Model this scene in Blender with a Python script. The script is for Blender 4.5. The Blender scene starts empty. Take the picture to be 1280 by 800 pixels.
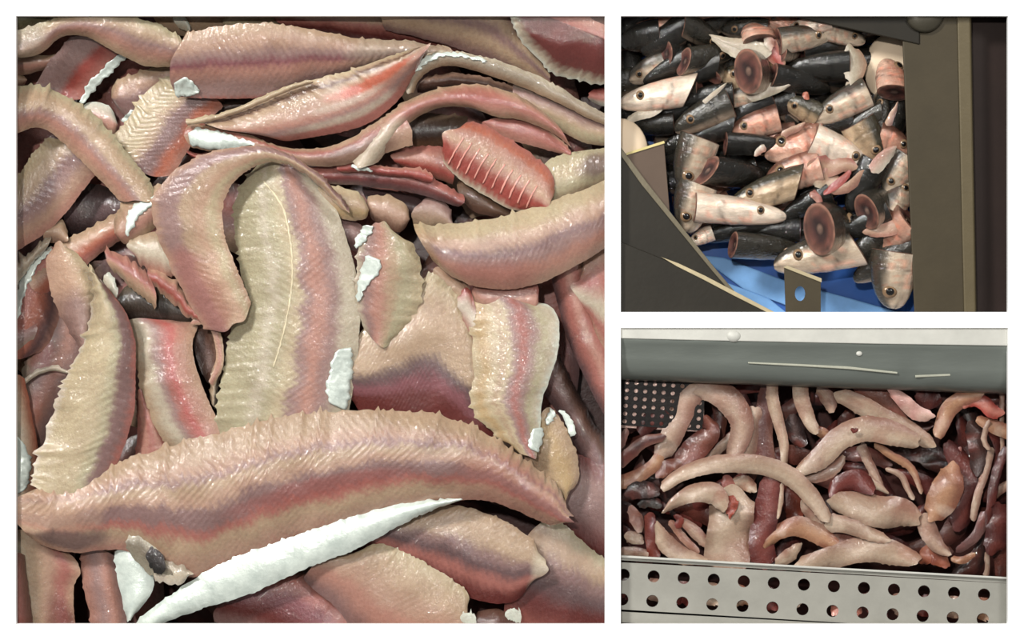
import bpy, bmesh, math, random
from mathutils import Vector, Matrix, noise

random.seed(7)
S = 0.0006            # metres per layout unit; the whole tray is about 0.8 m wide
D = 2600.0            # camera height above the tray rim, layout units
scene = bpy.context.scene
col = scene.collection

# ------------------------------------------------------------------ camera
cam_d = bpy.data.cameras.new('camera'); cam = bpy.data.objects.new('camera', cam_d); col.objects.link(cam)
cam.location = (0, 0, D * S); cam.rotation_euler = (0, 0, 0)
cam_d.sensor_width = 36; cam_d.lens = 36 * D / 1280.0; cam_d.clip_start = 0.01; cam_d.clip_end = 50
scene.camera = cam

# ------------------------------------------------------------------ world, lights, exposure
w = bpy.data.worlds.new('room_light'); scene.world = w; w.use_nodes = True
w.node_tree.nodes['Background'].inputs[0].default_value = (1.0, 0.985, 0.965, 1)
w.node_tree.nodes['Background'].inputs[1].default_value = 0.2
def area(name, loc, size, power, colr, tgt=(0, 0, 0)):
    d = bpy.data.lights.new(name, 'AREA'); d.energy = power; d.color = colr; d.shape = 'RECTANGLE'; d.size = size[0]; d.size_y = size[1]
    o = bpy.data.objects.new(name, d); col.objects.link(o); o.location = loc
    o.rotation_euler = (Vector(tgt) - Vector(loc)).to_track_quat('-Z', 'Y').to_euler()
area('ceiling_lamp_key', (-1.25, 1.3, 1.8), (0.6, 0.22), 59, (1.0, 0.99, 0.96))
area('glint_lamp', (-0.22, 0.30, 2.1), (0.075, 0.04), 18, (1.0, 0.98, 0.94))  # added lamp, nearly overhead, so that flat wet surfaces glint
area('ceiling_lamp_side', (1.1, 0.9, 1.9), (0.7, 0.25), 14, (1.0, 0.98, 0.95))
scene.view_settings.view_transform = 'Standard'
scene.view_settings.look = 'None'
scene.view_settings.exposure = 0.0
scene.view_settings.gamma = 1.0
scene.view_settings.use_curve_mapping = False

# ------------------------------------------------------------------ helpers
CELL = [-108, 766.5, -108, 908]      # inside of the compartment being filled: x0, x1, y0, y1
def P(px, py, z=0.0):
    k = (D - z) / D
    x = min(max(640 + (px - 640.0) * k, CELL[0]), CELL[1]); y = min(max(400 + (py - 400.0) * k, CELL[2]), CELL[3])
    return Vector(((x - 640) * S, (400 - y) * S, z * S))
def lin(c):
    r = []
    for v in c:
        v = v / 255.0
        r.append(v / 12.92 if v <= 0.04045 else ((v + 0.055) / 1.055) ** 2.4)
    return r
C = dict(cream=(206, 190, 156), tan=(192, 165, 136), ptan=(194, 158, 136), pink=(196, 144, 128), rose=(180, 112, 102),
         red=(170, 76, 66), lilac=(146, 114, 112), dlil=(108, 82, 84), dred=(116, 52, 48), grey=(172, 160, 142),
         pale=(210, 200, 178), silver=(226, 234, 222), brown=(104, 70, 56), dark=(52, 38, 36), gren=(190, 182, 150),
         peach=(204, 168, 142), orange=(196, 112, 84), white=(226, 216, 200), magenta=(150, 92, 100), yell=(200, 172, 126),
         black=(34, 32, 30), mauve=(168, 136, 132), coral=(196, 104, 98))
def tone(c, sat=.93, gain=.75):
    l = lin(c); g = .3 * l[0] + .55 * l[1] + .15 * l[2]
    return [(g + (x - g) * sat) * gain for x in l]
LC = {k: tone(v) for k, v in C.items()}

def tag(o, label=None, cat=None, group=None, kind=None):
    if label: o['label'] = label
    if cat: o['category'] = cat
    if group: o['group'] = group
    if kind: o['kind'] = kind
    return o
def link(name, me, mats, parent=None):
    o = bpy.data.objects.new(name, me); col.objects.link(o)
    if mats is not None and not me.materials:
        for m in (mats if isinstance(mats, (list, tuple)) else [mats]): me.materials.append(m)
    if parent: o.parent = parent
    return o
def pydata(name, v, f, smooth=False):
    me = bpy.data.meshes.new(name); me.from_pydata([tuple(x) for x in v], [], f); me.update()
    if smooth: me.polygons.foreach_set('use_smooth', [True] * len(me.polygons))
    return me

# ------------------------------------------------------------------ materials
def mat(name):
    m = bpy.data.materials.new(name); m.use_nodes = True
    nt = m.node_tree; return m, nt, nt.nodes['Principled BSDF']
def N(nt, t, **kw):
    n = nt.nodes.new(t)
    for k, v in kw.items(): setattr(n, k, v)
    return n
def ramp(nt, src, p0, c0, p1, c1):
    r = N(nt, 'ShaderNodeValToRGB'); r.color_ramp.elements[0].position = p0; r.color_ramp.elements[0].color = (*c0, 1)
    r.color_ramp.elements[1].position = p1; r.color_ramp.elements[1].color = (*c1, 1)
    nt.links.new(src, r.inputs[0]); return r.outputs[0]
def nz(nt, scale, detail=3, rough=0.5, vec=None):
    n = N(nt, 'ShaderNodeTexNoise'); n.inputs['Scale'].default_value = scale; n.inputs['Detail'].default_value = detail; n.inputs['Roughness'].default_value = rough
    if vec: nt.links.new(vec, n.inputs['Vector'])
    return n.outputs['Fac']
def mixc(nt, fac, a, b, blend='MULTIPLY'):
    m = N(nt, 'ShaderNodeMix', data_type='RGBA', blend_type=blend)
    if isinstance(fac, float): m.inputs[0].default_value = fac
    else: nt.links.new(fac, m.inputs[0])
    for s, i in ((a, 6), (b, 7)):
        if isinstance(s, tuple): m.inputs[i].default_value = (*s, 1)
        else: nt.links.new(s, m.inputs[i])
    return m.outputs[2]
def mth(nt, op, a, b=None):
    m = N(nt, 'ShaderNodeMath', operation=op)
    for s, i in ((a, 0), (b, 1)):
        if s is None: continue
        if isinstance(s, (int, float)): m.inputs[i].default_value = s
        else: nt.links.new(s, m.inputs[i])
    return m.outputs[0]

def flesh_material(name, rough, coat, rib, gloss_noise, metallic=0.0, sc=1.0):
    m, nt, b = mat(name)
    at = N(nt, 'ShaderNodeAttribute', attribute_name='Col')
    ph = N(nt, 'ShaderNodeAttribute', attribute_name='phase'); am = N(nt, 'ShaderNodeAttribute', attribute_name='amp')
    tc = N(nt, 'ShaderNodeTexCoord')
    big = ramp(nt, nz(nt, sc * 45, 4, 0.6, tc.outputs['Object']), 0.3, (0.86, 0.82, 0.80), 0.7, (1.08, 1.07, 1.05))
    c = mixc(nt, 1.0, at.outputs['Color'], big)
    fine = ramp(nt, nz(nt, sc * 420, 3, 0.7, tc.outputs['Object']), 0.3, (0.88, 0.84, 0.82), 0.7, (1.07, 1.07, 1.06))
    c = mixc(nt, 1.0, c, fine)
    wv = mth(nt, 'SINE', mth(nt, 'MULTIPLY', ph.outputs['Fac'], 6.28318))
    wv = mth(nt, 'MULTIPLY', wv, am.outputs['Fac'])
    rc = ramp(nt, mth(nt, 'MULTIPLY_ADD', wv, 0.5), 0.0, (0.92, 0.9, 0.88), 1.0, (1.08, 1.08, 1.07))
    nt.nodes[-1].color_ramp.elements[0].position = 0.0
    for n in nt.nodes:
        if n.type == 'MATH' and n.operation == 'MULTIPLY_ADD': n.inputs[2].default_value = 0.5
    c = mixc(nt, 1.0, c, rc)
    nt.links.new(c, b.inputs['Base Color'])
    b.inputs['Roughness'].default_value = rough; b.inputs['Metallic'].default_value = metallic
    b.inputs['Coat Weight'].default_value = coat; b.inputs['Coat Roughness'].default_value = 0.12
    b.inputs['Specular IOR Level'].default_value = 0.35
    h = mth(nt, 'MULTIPLY', wv, rib)
    h = mth(nt, 'ADD', h, mth(nt, 'MULTIPLY', nz(nt, sc * 260, 3, 0.6, tc.outputs['Object']), gloss_noise))
    h = mth(nt, 'ADD', h, mth(nt, 'MULTIPLY', nz(nt, sc * 1100, 2, 0.5, tc.outputs['Object']), gloss_noise * 0.25))
    bp = N(nt, 'ShaderNodeBump'); bp.inputs['Strength'].default_value = 0.7; bp.inputs['Distance'].default_value = S
    nt.links.new(h, bp.inputs['Height']); nt.links.new(bp.outputs[0], b.inputs['Normal']); 
    b2 = N(nt, 'ShaderNodeBump'); b2.inputs['Strength'].default_value = 1.0; b2.inputs['Distance'].default_value = S
    mp = N(nt, 'ShaderNodeMapping'); mp.inputs['Scale'].default_value = (1.6, 0.7, 1.0); nt.links.new(tc.outputs['Object'], mp.inputs[0])
    h2 = mth(nt, 'MULTIPLY', nz(nt, sc * 330, 2, 0.5, mp.outputs[0]), 1.7)
    nt.links.new(h2, b2.inputs['Height']); nt.links.new(bp.outputs[0], b2.inputs['Normal']); nt.links.new(b2.outputs[0], b.inputs['Coat Normal'])
    b.inputs['Coat Roughness'].default_value = 0.035
    b.inputs['Subsurface Weight'].default_value = 0.15; b.inputs['Subsurface Radius'].default_value = (1.0, 0.5, 0.35); b.inputs['Subsurface Scale'].default_value = 0.003
    return m
M_FLESH = flesh_material('wet_fish_flesh', 0.45, 1.0, 0.4, 1.0)
M_OFFAL = flesh_material('wet_offcut_flesh', 0.38, 0.7, 0.3, 0.9)
M_HEAD = flesh_material('wet_fish_skin', 0.25, 1.0, 0.0, 0.8, 0.1, 0.04)

m, nt, b = mat('silver_fish_skin'); M_SILVER = m
tc = N(nt, 'ShaderNodeTexCoord')
nt.links.new(ramp(nt, nz(nt, 120, 4, 0.6, tc.outputs['Object']), 0.3, (0.52, 0.58, 0.53), 0.65, (0.72, 0.78, 0.71)), b.inputs['Base Color'])
b.inputs['Roughness'].default_value = 0.32; b.inputs['Metallic'].default_value = 0.15; b.inputs['Coat Weight'].default_value = 0.3
bp = N(nt, 'ShaderNodeBump'); bp.inputs['Strength'].default_value = 0.5; bp.inputs['Distance'].default_value = S
nt.links.new(mth(nt, 'MULTIPLY', nz(nt, 300, 3, 0.6, tc.outputs['Object']), 1.1), bp.inputs['Height']); nt.links.new(bp.outputs[0], b.inputs['Normal'])

def plain(name, c, rough=0.5, metal=0.0, var=0.12, scale=60, bump=0.6, coat=0.0, stretch=None, spec=0.25):
    m, nt, b = mat(name); b.inputs['Specular IOR Level'].default_value = spec; tc = N(nt, 'ShaderNodeTexCoord'); vec = tc.outputs['Object']
    if stretch:
        mp = N(nt, 'ShaderNodeMapping'); mp.inputs['Scale'].default_value = stretch; nt.links.new(vec, mp.inputs[0]); vec = mp.outputs[0]
    l = lin(c)
    nt.links.new(ramp(nt, nz(nt, scale, 5, 0.62, vec), 0.3, tuple(x * (1 - var) for x in l), 0.7, tuple(min(1, x * (1 + var)) for x in l)), b.inputs['Base Color'])
    b.inputs['Roughness'].default_value = rough; b.inputs['Metallic'].default_value = metal; b.inputs['Coat Weight'].default_value = coat
    if bump:
        bp = N(nt, 'ShaderNodeBump'); bp.inputs['Strength'].default_value = 0.3; bp.inputs['Distance'].default_value = S
        nt.links.new(mth(nt, 'MULTIPLY', nz(nt, scale * 6, 3, 0.6, vec), bump), bp.inputs['Height']); nt.links.new(bp.outputs[0], b.inputs['Normal'])
    return m
M_BOARD = plain('white_board', (252, 252, 252), 0.7, 0, 0.01, 20, 0.0)
M_TRAY = plain('blood_wet_tray', (70, 40, 36), 0.35, 0, 0.3, 40, 1.5, 0.3)
M_TABLE = plain('grey_table', (120, 120, 116), 0.6, 0, 0.1, 10, 0.2)
M_OLIVE = plain('olive_grey_steel', (66, 58, 42), 0.5, 0.1, 0.08, 40, 0.5)
M_EDGE = plain('pale_steel_edge', (178, 164, 132), 0.4, 0.2, 0.12, 80, 0.4)  # paler steel tone for guard and bracket edges
M_DARKST = plain('dark_steel', (36, 32, 24), 0.5, 0.1, 0.12, 40, 0.5)
M_BROWNST = plain('dark_brown_panel', (46, 34, 30), 0.6, 0.0, 0.1, 40, 0.3)
M_BELT = plain('blue_belt_plastic', (52, 92, 160), 0.3, 0, 0.12, 30, 0.5, 0.4)
M_BELTL = plain('pale_blue_belt_rail', (120, 165, 214), 0.25, 0, 0.15, 40, 0.5, 0.5)
M_PLASTIC = plain('white_plastic', (226, 204, 176), 0.45, 0, 0.03, 20, 0.1)
M_STEEL = plain('brushed_grey_steel', (112, 117, 111), 0.38, 0.25, 0.08, 60, 0.7, 0.1, (0.25, 1, 1))
M_STEELB = plain('pale_steel', (196, 195, 187), 0.5, 0.1, 0.08, 50, 0.5)
M_PERF = plain('perforated_pale_steel', (160, 158, 149), 0.4, 0.2, 0.1, 30, 0.6)
M_PERFD = plain('perforated_dark_steel', (26, 22, 20), 0.35, 0.2, 0.2, 60, 0.6)
M_IRIS = plain('amber_iris', (132, 106, 80), 0.2, 0.1, 0.3, 12, 0.0, 0.8)
M_PUPIL = plain('black_pupil', (16, 14, 14), 0.1, 0, 0.1, 50, 0.0, 1.0)

# ------------------------------------------------------------------ loft of a strip between two edges
def spline(pts, n):
    k = len(pts[0]); pts = [Vector(list(p) + [0] * (3 - k)) for p in pts]
    if len(pts) == 2: return [pts[0].lerp(pts[1], i / (n - 1)) for i in range(n)]
    ext = [pts[0] * 2 - pts[1]] + pts + [pts[-1] * 2 - pts[-2]]
    raw = []
    for i in range(1, len(ext) - 2):
        p0, p1, p2, p3 = ext[i - 1:i + 3]
        for j in range(24):
            t = j / 24
            raw.append(0.5 * ((2 * p1) + (p2 - p0) * t + (2 * p0 - 5 * p1 + 4 * p2 - p3) * t * t + (3 * p1 - p0 - 3 * p2 + p3) * t ** 3))
    raw.append(pts[-1].copy())
    cum = [0.0]
    for a, c in zip(raw, raw[1:]): cum.append(cum[-1] + (c - a).length)
    out = []; j = 0
    for i in range(n):
        s = cum[-1] * i / (n - 1)
        while j < len(cum) - 2 and cum[j + 1] < s: j += 1
        d = cum[j + 1] - cum[j]
        out.append(raw[j].lerp(raw[j + 1], 0 if d < 1e-9 else min(1, (s - cum[j]) / d)))
    return out
def piece(lst, t):                     # piecewise linear over equal steps
    if not isinstance(lst, (list, tuple)): return lst
    x = t * (len(lst) - 1); i = min(int(x), len(lst) - 2)
    return lst[i] + (lst[i + 1] - lst[i]) * (x - i)
def stops_at(st, v):
    if v <= st[0][0]: return st[0][1]
    for (a, ca), (b_, cb) in zip(st, st[1:]):
        if v <= b_:
            t = (v - a) / max(1e-6, b_ - a); t = t * t * (3 - 2 * t)
            return [x + (y - x) * t for x, y in zip(ca, cb)]
    return st[-1][1]
def mkstops(s):
    if isinstance(s, str): s = [x.split(':') for x in s.split()]
    return [(float(v), LC[c] if isinstance(c, str) else lin(c)) for v, c in s]

SURF = {}; BANK = True
def loft(name, A, B, stops, z, camber=14, thick=4.5, jagA=1.5, jagB=0.6, amp=0.5, v0=0.35, slope=0.7, pitch=9.0, tints=(), lump=2.5,
         mats=None, parent=None, under=(150, 146, 134), step=3.6, vstep=5.0, roundend=0.0, seed=None, endr=.16):
    """A strip of flesh between edge A and edge B: real height, thickness, ragged edges; stops = colours across the strip, anatomy and for some pieces shade."""
    seed = random.random() * 900 if seed is None else seed
    zA, zB = z if isinstance(z, tuple) else (z, z)
    LA = sum((Vector(a[:2]) - Vector(c[:2])).length for a, c in zip(A, A[1:])); LB = sum((Vector(a[:2]) - Vector(c[:2])).length for a, c in zip(B, B[1:]))
    L = max(LA, LB); nu = max(10, min(220, int(L / step)))
    a = spline(A, nu); b_ = spline(B, nu)
    W = max((p - q).length for p, q in zip(a, b_)); nv = max(7, min(40, int(W / vstep)))
    st = mkstops(stops); mid = [(p + q) / 2 for p, q in zip(a, b_)]
    if roundend: endr = 0
    tv = [(tu, tvv, ru, rv, LC[tc_] if isinstance(tc_, str) else lin(tc_), k) for tu, tvv, ru, rv, tc_, k in tints]
    V = []; cols = []; ph = []; am = []; bot = []
    s = 0.0
    for i in range(nu):
        u = i / (nu - 1)
        if i: s += ((a[i] + b_[i]) / 2 - (a[i - 1] + b_[i - 1]) / 2).length
        d = a[i] - b_[i]; wl = d.length; d = d / max(wl, 1e-6)
        ja = jagA * (max(0, noise.noise((s * 0.45, seed, 0))) ** 1.3 * 5.0 + noise.noise((s * 0.06, seed, 3)) * 1.5)
        jb = jagB * (noise.noise((s * 0.35, seed, 7)) * 1.6 + noise.noise((s * 0.06, seed, 9)) * 1.5)
        pa = a[i] + d * ja; pb = b_[i] - d * jb
        e = 1.0
        if roundend:
            q = min(u, 1 - u) * L / roundend
            e = math.sqrt(max(0.0, 1 - (1 - min(1, q)) ** 2)) * 0.92 + 0.08
        za = piece(zA, u); zb = piece(zB, u)
        for j in range(nv):
            v = j / (nv - 1); vv = v
            c_ = (pa + pb) / 2
            p = pa.lerp(pb, v)
            if endr and (u < .12 or u > .88):
                tg = (mid[min(i + 1, nu - 1)] - mid[max(i - 1, 0)]).normalized(); q = (1 - min(u, 1 - u) / .12) ** 1.5
                off = endr * W * (4 * v * (1 - v) - .55 + .7 * noise.noise((v * 3, seed, 11 if u < .5 else 17)))
                p = p + tg * (off * q * (1 if u > .5 else -1))
            if e < 1: p = c_ + (p - c_) * e
            bulge = 1 - (2 * v - 1) ** 2; cb = .8 * camber * (1 - abs(2 * v - 1) ** 2.2)
            zz = za + (zb - za) * v + cb * (0.4 + 0.6 * e)
            zz += lump * noise.noise((p.x * 0.03, p.y * 0.03, seed))
            if BANK:      # heap raised at the far and left edges, clear of the board's shadow
                zz += 42 * max(0, min(1, (110 - p.y) / 100)) + 24 * max(0, min(1, (70 - p.x) / 60)); zz = min(zz, -9.5 + .02 * zz)
            phase = (s + slope * abs(v - v0) * wl) / pitch
            V.append((p.x, p.y, zz))
            bot.append((p.x, p.y, zz - 0.8 - thick * math.sqrt(max(0, bulge)) * e))
            nzv = noise.noise((p.x * 0.045, p.y * 0.045, seed + 5))
            saw = (phase % 1.0) - 0.5
            vc = v + 0.05 * nzv + 0.045 * saw * (amp > 0)
            cc = list(stops_at(st, vc))
            for tu, tvv, ru, rv, tcx, k in tv:
                r2 = ((u - tu) / ru) ** 2 + ((v - tvv) / rv) ** 2 + 0.5 * nzv
                if r2 < 1.6:
                    f = k * max(0.0, min(1.0, (1.5 - r2) / 1.0)); cc = [x + (y - x) * f for x, y in zip(cc, tcx)]
            cols.append(cc); ph.append(phase); am.append(amp * (0.25 + 0.75 * min(1, abs(noise.noise((s * 0.02, v * 2, seed))) * 2.2)) * (.3 + .7 * math.exp(-((v - v0) / .22) ** 2)))
    n = nu * nv
    F = []
    for i in range(nu - 1):
        for j in range(nv - 1):
            k = i * nv + j
            F.append((k, k + nv, k + nv + 1, k + 1)); F.append((n + k, n + k + 1, n + k + nv + 1, n + k + nv))
    rimi = [i * nv for i in range(nu)] + [(nu - 1) * nv + j for j in range(1, nv)] + [i * nv + nv - 1 for i in range(nu - 2, -1, -1)] + [j for j in range(nv - 2, 0, -1)]
    m_ = len(rimi); base = 2 * n
    for k in range(m_):
        j = (k + 1) % m_; F.append((base + k, base + m_ + k, base + m_ + j, base + j))
    V2 = [V[k] for k in rimi] + [bot[k] for k in rimi]; c2 = [cols[k] for k in rimi]
    allv = [P(*p) for p in V] + [P(*p) for p in bot] + [P(*p) for p in V2]
    org = P(*V[(nu // 2) * nv + nv // 2]); org.z = min(p.z for p in allv)
    me = pydata(name, [p - org for p in allv], F, True)
    e1 = Vector(V[nv]) - Vector(V[0]); e2 = Vector(V[1]) - Vector(V[0]); ar = 0
    for i in range(0, nu - 1):
        q0, q1, q2 = V[i * nv], V[i * nv + nv], V[i * nv + nv - 1]; ar += (q1[0] - q0[0]) * (q2[1] - q0[1]) - (q1[1] - q0[1]) * (q2[0] - q0[0])
    if ar > 0: me.flip_normals()      # layout y runs downwards
    uc = lin(under)
    ca = me.attributes.new('Col', 'FLOAT_COLOR', 'POINT'); flat = []
    for c in cols: flat.extend((c[0], c[1], c[2], 1))
    for c in cols: flat.extend((c[0] * .5 + uc[0] * .5, c[1] * .5 + uc[1] * .5, c[2] * .5 + uc[2] * .5, 1))
    for c in c2 + c2: flat.extend((c[0], c[1], c[2], 1))
    ca.data.foreach_set('color', flat)
    me.attributes.new('phase', 'FLOAT', 'POINT').data.foreach_set('value', ph + ph + [0.0] * (2 * m_))
    me.attributes.new('amp', 'FLOAT', 'POINT').data.foreach_set('value', am + [0.0] * (n + 2 * m_))
    o = link(name, me, mats or M_FLESH)
    o.location = org
    if parent: o.parent = parent; o.location = org - parent.location
    SURF[o.name] = V
    return o

def fillet(label, A, B, stops, z, name='fish_fillet', cat='fish fillet', group='fish fillets piled in the large picture', **kw):
    return tag(loft(name, A, B, stops, z, **kw), label, cat, group)

def skin(parent, A, B, name='silver_skin', lift=1.6, jag=2.0, m=None):
    """silver skin left on a fillet, laid on the fillet's own surface"""
    V = SURF[parent.name]
    def hz(p):
        best = sorted(((p[0] - q[0]) ** 2 + (p[1] - q[1]) ** 2, q[2]) for q in V)[:3]
        return max(q[1] for q in best) if best[0][0] < 120 else best[0][1]
    LA = sum((Vector(a) - Vector(c)).length for a, c in zip(A, A[1:])); LB = sum((Vector(a) - Vector(c)).length for a, c in zip(B, B[1:]))
    nu = max(10, int(max(LA, LB) / 2.5)); a = spline(A, nu); b_ = spline(B, nu); nv = max(5, int(max((p - q).length for p, q in zip(a, b_)) / 3))
    sd = random.random() * 99; v = []
    for i in range(nu):
        d = (a[i] - b_[i]); d = d / max(1e-6, d.length)
        pa = a[i] + d * jag * noise.noise((i * 0.47, sd, 0)) * 2.2; pb = b_[i] - d * jag * noise.noise((i * 0.47, sd, 5)) * 2.2
        q = min(i, nu - 1 - i) / (nu - 1) * 5; e = .72 + .28 * math.sqrt(max(0, 1 - (1 - min(1, q)) ** 2)); mm = (pa + pb) / 2; pa = mm + (pa - mm) * e; pb = mm + (pb - mm) * e
        for j in range(nv):
            p = pa.lerp(pb, j / (nv - 1)); v.append((p.x, p.y, hz(p) + lift))
    n = nu * nv; v2 = [(p[0], p[1], p[2] - 1.2) for p in v]
    f = []
    for i in range(nu - 1):
        for j in range(nv - 1):
            k = i * nv + j; f.append((k, k + nv, k + nv + 1, k + 1)); f.append((n + k, n + k + 1, n + k + nv + 1, n + k + nv))
    for i in range(nu - 1):
        k = i * nv; f.append((k, n + k, n + k + nv, k + nv)); k += nv - 1; f.append((k, k + nv, n + k + nv, n + k))
    for j in range(nv - 1):
        f.append((j, j + 1, n + j + 1, n + j)); k = (nu - 1) * nv + j; f.append((k, n + k, n + k + 1, k + 1))
    me = pydata(name, [P(*p) - parent.location for p in v + v2], f, True)
    bm = bmesh.new(); bm.from_mesh(me); bmesh.ops.recalc_face_normals(bm, faces=bm.faces); bm.to_mesh(me); bm.free()
    return link(name, me, m or M_SILVER, parent)

def strap(name, pts, hw, stops, z, rnd=0.3, tw=.4, **kw):
    """a strip given by its middle line and half widths"""
    n = 40; c = spline(pts, n); A = []; B = []
    for i in range(n):
        t = (c[min(i + 1, n - 1)] - c[max(i - 1, 0)]); t.z = 0; t.normalize(); q = Vector((-t.y, t.x, 0))
        h = piece(hw, i / (n - 1)); A.append((c[i] + q * h)[:2]); B.append((c[i] - q * h)[:2])
    mh = max(hw) if isinstance(hw, (list, tuple)) else hw
    za = [random.uniform(-1, 1) * mh * tw for _ in range(5)]; z = ([z + q for q in za], [z - q for q in za])
    kw.setdefault('camber', mh * rnd); kw.setdefault('thick', mh * 0.22); kw.setdefault('endr', .3); kw.setdefault('vstep', 3.0); kw.setdefault('jagA', .5); kw.setdefault('jagB', .5); kw.setdefault('lump', 1.0); kw.setdefault('step', 3.0)
    return loft(name, A[::3] + [A[-1]], B[::3] + [B[-1]], stops, z, **kw)

def box(bm, x0, y0, x1, y1, z0, z1):      # layout units, y down
    vs = [bm.verts.new(Vector(((x - 640) * S, (400 - y) * S, z * S))) for z in (z0, z1) for x, y in ((x0, y0), (x1, y0), (x1, y1), (x0, y1))]
    for f in ((3, 2, 1, 0), (4, 5, 6, 7), (0, 1, 5, 4), (1, 2, 6, 5), (2, 3, 7, 6), (3, 0, 4, 7)): bm.faces.new([vs[i] for i in f])
def finish(bm, name, m, parent=None, bevel=0.0, smooth=False):
    bmesh.ops.recalc_face_normals(bm, faces=bm.faces)
    me = bpy.data.meshes.new(name); bm.to_mesh(me); bm.free()
    if smooth: me.polygons.foreach_set('use_smooth', [True] * len(me.polygons))
    o = link(name, me, m, parent)
    if bevel:
        md = o.modifiers.new('bevel', 'BEVEL'); md.width = bevel * S; md.segments = 2; md.limit_method = 'ANGLE'
    return o
def prism(name, poly, z0, z1, m, parent=None, bevel=0.0, zfun=None):
    bm = bmesh.new(); n = len(poly)
    lo = [bm.verts.new(P(x, y, (zfun(x, y) if zfun else 0) + z0)) for x, y in poly]; hi = [bm.verts.new(P(x, y, (zfun(x, y) if zfun else 0) + z1)) for x, y in poly]
    bm.faces.new(lo[::-1]); bm.faces.new(hi)
    for i in range(n): bm.faces.new((lo[i], lo[(i + 1) % n], hi[(i + 1) % n], hi[i]))
    return finish(bm, name, m, parent, bevel)

# ------------------------------------------------------------------ setting: the pictures' white borders as a board over a made-up compartment tray
bm = bmesh.new()
T0, T1 = -7, 0
for r in ((-120, -120, 20, 920), (1260, -120, 1400, 920), (20, -120, 1260, 20), (20, 780, 1260, 920), (756, 20, 776, 780), (776, 390, 1260, 410)): box(bm, *r, T0, T1)
tag(finish(bm, 'picture_border_1', M_BOARD), kind='structure')
bm = bmesh.new(); box(bm, 767.5, -110, 770.5, 910, -190, -7); tag(finish(bm, 'wall_middle', M_BOARD), kind='structure')
bm = bmesh.new(); box(bm, 769, 397, 1390, 403, -190, -7); tag(finish(bm, 'wall_divider', M_BOARD), kind='structure')
for nm, r in (('wall_left', (-116, -116, -110, 916)), ('wall_right', (1390, -116, 1396, 916)), ('wall_back', (-110, -116, 1390, -110)), ('wall_front', (-110, 910, 1390, 916))):
    bm = bmesh.new(); box(bm, *r, -190, -7); tag(finish(bm, nm, M_BOARD), kind='structure')
bm = bmesh.new(); box(bm, -116, -116, 1396, 916, -198, -190); tag(finish(bm, 'floor', M_TRAY), kind='structure')
bm = bmesh.new(); box(bm, -2500, -2500, 3800, 3300, -230, -198); tag(finish(bm, 'floor_table', M_TABLE), kind='structure')
# ------------------------------------------------------------------ large picture: heap of fillets
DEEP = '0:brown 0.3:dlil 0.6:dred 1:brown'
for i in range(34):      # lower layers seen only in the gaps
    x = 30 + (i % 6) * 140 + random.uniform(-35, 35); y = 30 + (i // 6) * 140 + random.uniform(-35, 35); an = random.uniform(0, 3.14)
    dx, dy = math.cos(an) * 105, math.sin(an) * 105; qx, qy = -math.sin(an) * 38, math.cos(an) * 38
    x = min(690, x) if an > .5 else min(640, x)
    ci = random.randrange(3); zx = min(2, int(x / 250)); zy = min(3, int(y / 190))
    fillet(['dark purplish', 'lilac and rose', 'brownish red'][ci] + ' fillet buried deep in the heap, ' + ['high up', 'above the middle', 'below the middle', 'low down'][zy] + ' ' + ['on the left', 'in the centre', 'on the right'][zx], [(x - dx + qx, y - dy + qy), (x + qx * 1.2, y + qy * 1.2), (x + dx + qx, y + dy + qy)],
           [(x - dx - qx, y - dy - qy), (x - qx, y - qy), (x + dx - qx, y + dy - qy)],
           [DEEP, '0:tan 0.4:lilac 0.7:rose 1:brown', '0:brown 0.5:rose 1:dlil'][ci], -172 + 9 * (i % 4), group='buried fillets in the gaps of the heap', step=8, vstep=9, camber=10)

# top left
fillet('dark green scaly scrap in the top left corner', [(0, 5), (40, 5), (80, 5)], [(0, 45), (40, 40), (85, 30)], [(0, (70, 72, 56)), (1, (96, 92, 70))], -78, name='skin_scrap', cat='fish scrap', amp=0)
f = fillet('greyish tan fillet arching over the red one in the top left corner', [(-8, 40), (40, 34), (80, 20), (130, 14), (180, 24), (228, 46)], [(-8, 74), (45, 69), (78, 46), (108, 46), (142, 64), (180, 82), (222, 84)],
       '0:gren 0.3:tan 0.5:mauve 0.72:pink 0.9:peach 1:tan', -52, camber=14, tints=[(0.1, .5, .15, .6, 'grey', .7)])
f = fillet('lilac fillet with red stripe and silver edge below the top left arch', [(92, 42), (66, 72), (48, 98), (34, 122)], [(166, 60), (140, 84), (118, 108), (100, 132)], '0:mauve 0.42:mauve 0.6:red 0.85:rose 1:rose', -84, amp=.35, camber=8)
skin(f, [(150, 66), (128, 86), (110, 106), (98, 126)], [(163, 68), (143, 88), (120, 110), (103, 131)])
fillet('small pinkish tan fold at the left edge under the arched fillet', [(-5, 72), (30, 70), (60, 68), (78, 72)], [(-5, 96), (25, 94), (45, 90), (68, 84)], '0:tan 0.6:pink 1:ptan', -92, camber=12, amp=.2)
fillet('stubby rolled tan end poking out at the left edge', [(-5, 92), (15, 90), (34, 96)], [(-5, 112), (15, 112), (34, 106)], '0:tan 1:ptan', -96, camber=14, amp=0, roundend=10)
f = fillet('rounded lilac fillet end beside the silver edged red one', [(226, 78), (185, 88), (152, 98), (134, 108)], [(215, 120), (190, 134), (165, 146), (146, 140)], '0:tan 0.35:ptan 0.6:lilac 1:mauve', -88, camber=16, amp=.1, roundend=16)
skin(f, [(172, 134), (160, 142), (150, 150)], [(176, 140), (166, 147), (154, 153)])
fillet('white and pink scrap between the arched fillet and the cream comb', [(100, 130), (125, 128), (146, 140)], [(112, 150), (128, 168), (148, 172)], '0:silver 0.3:white 0.5:pink 1:ptan', -92, camber=10, amp=0, roundend=10)
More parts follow.
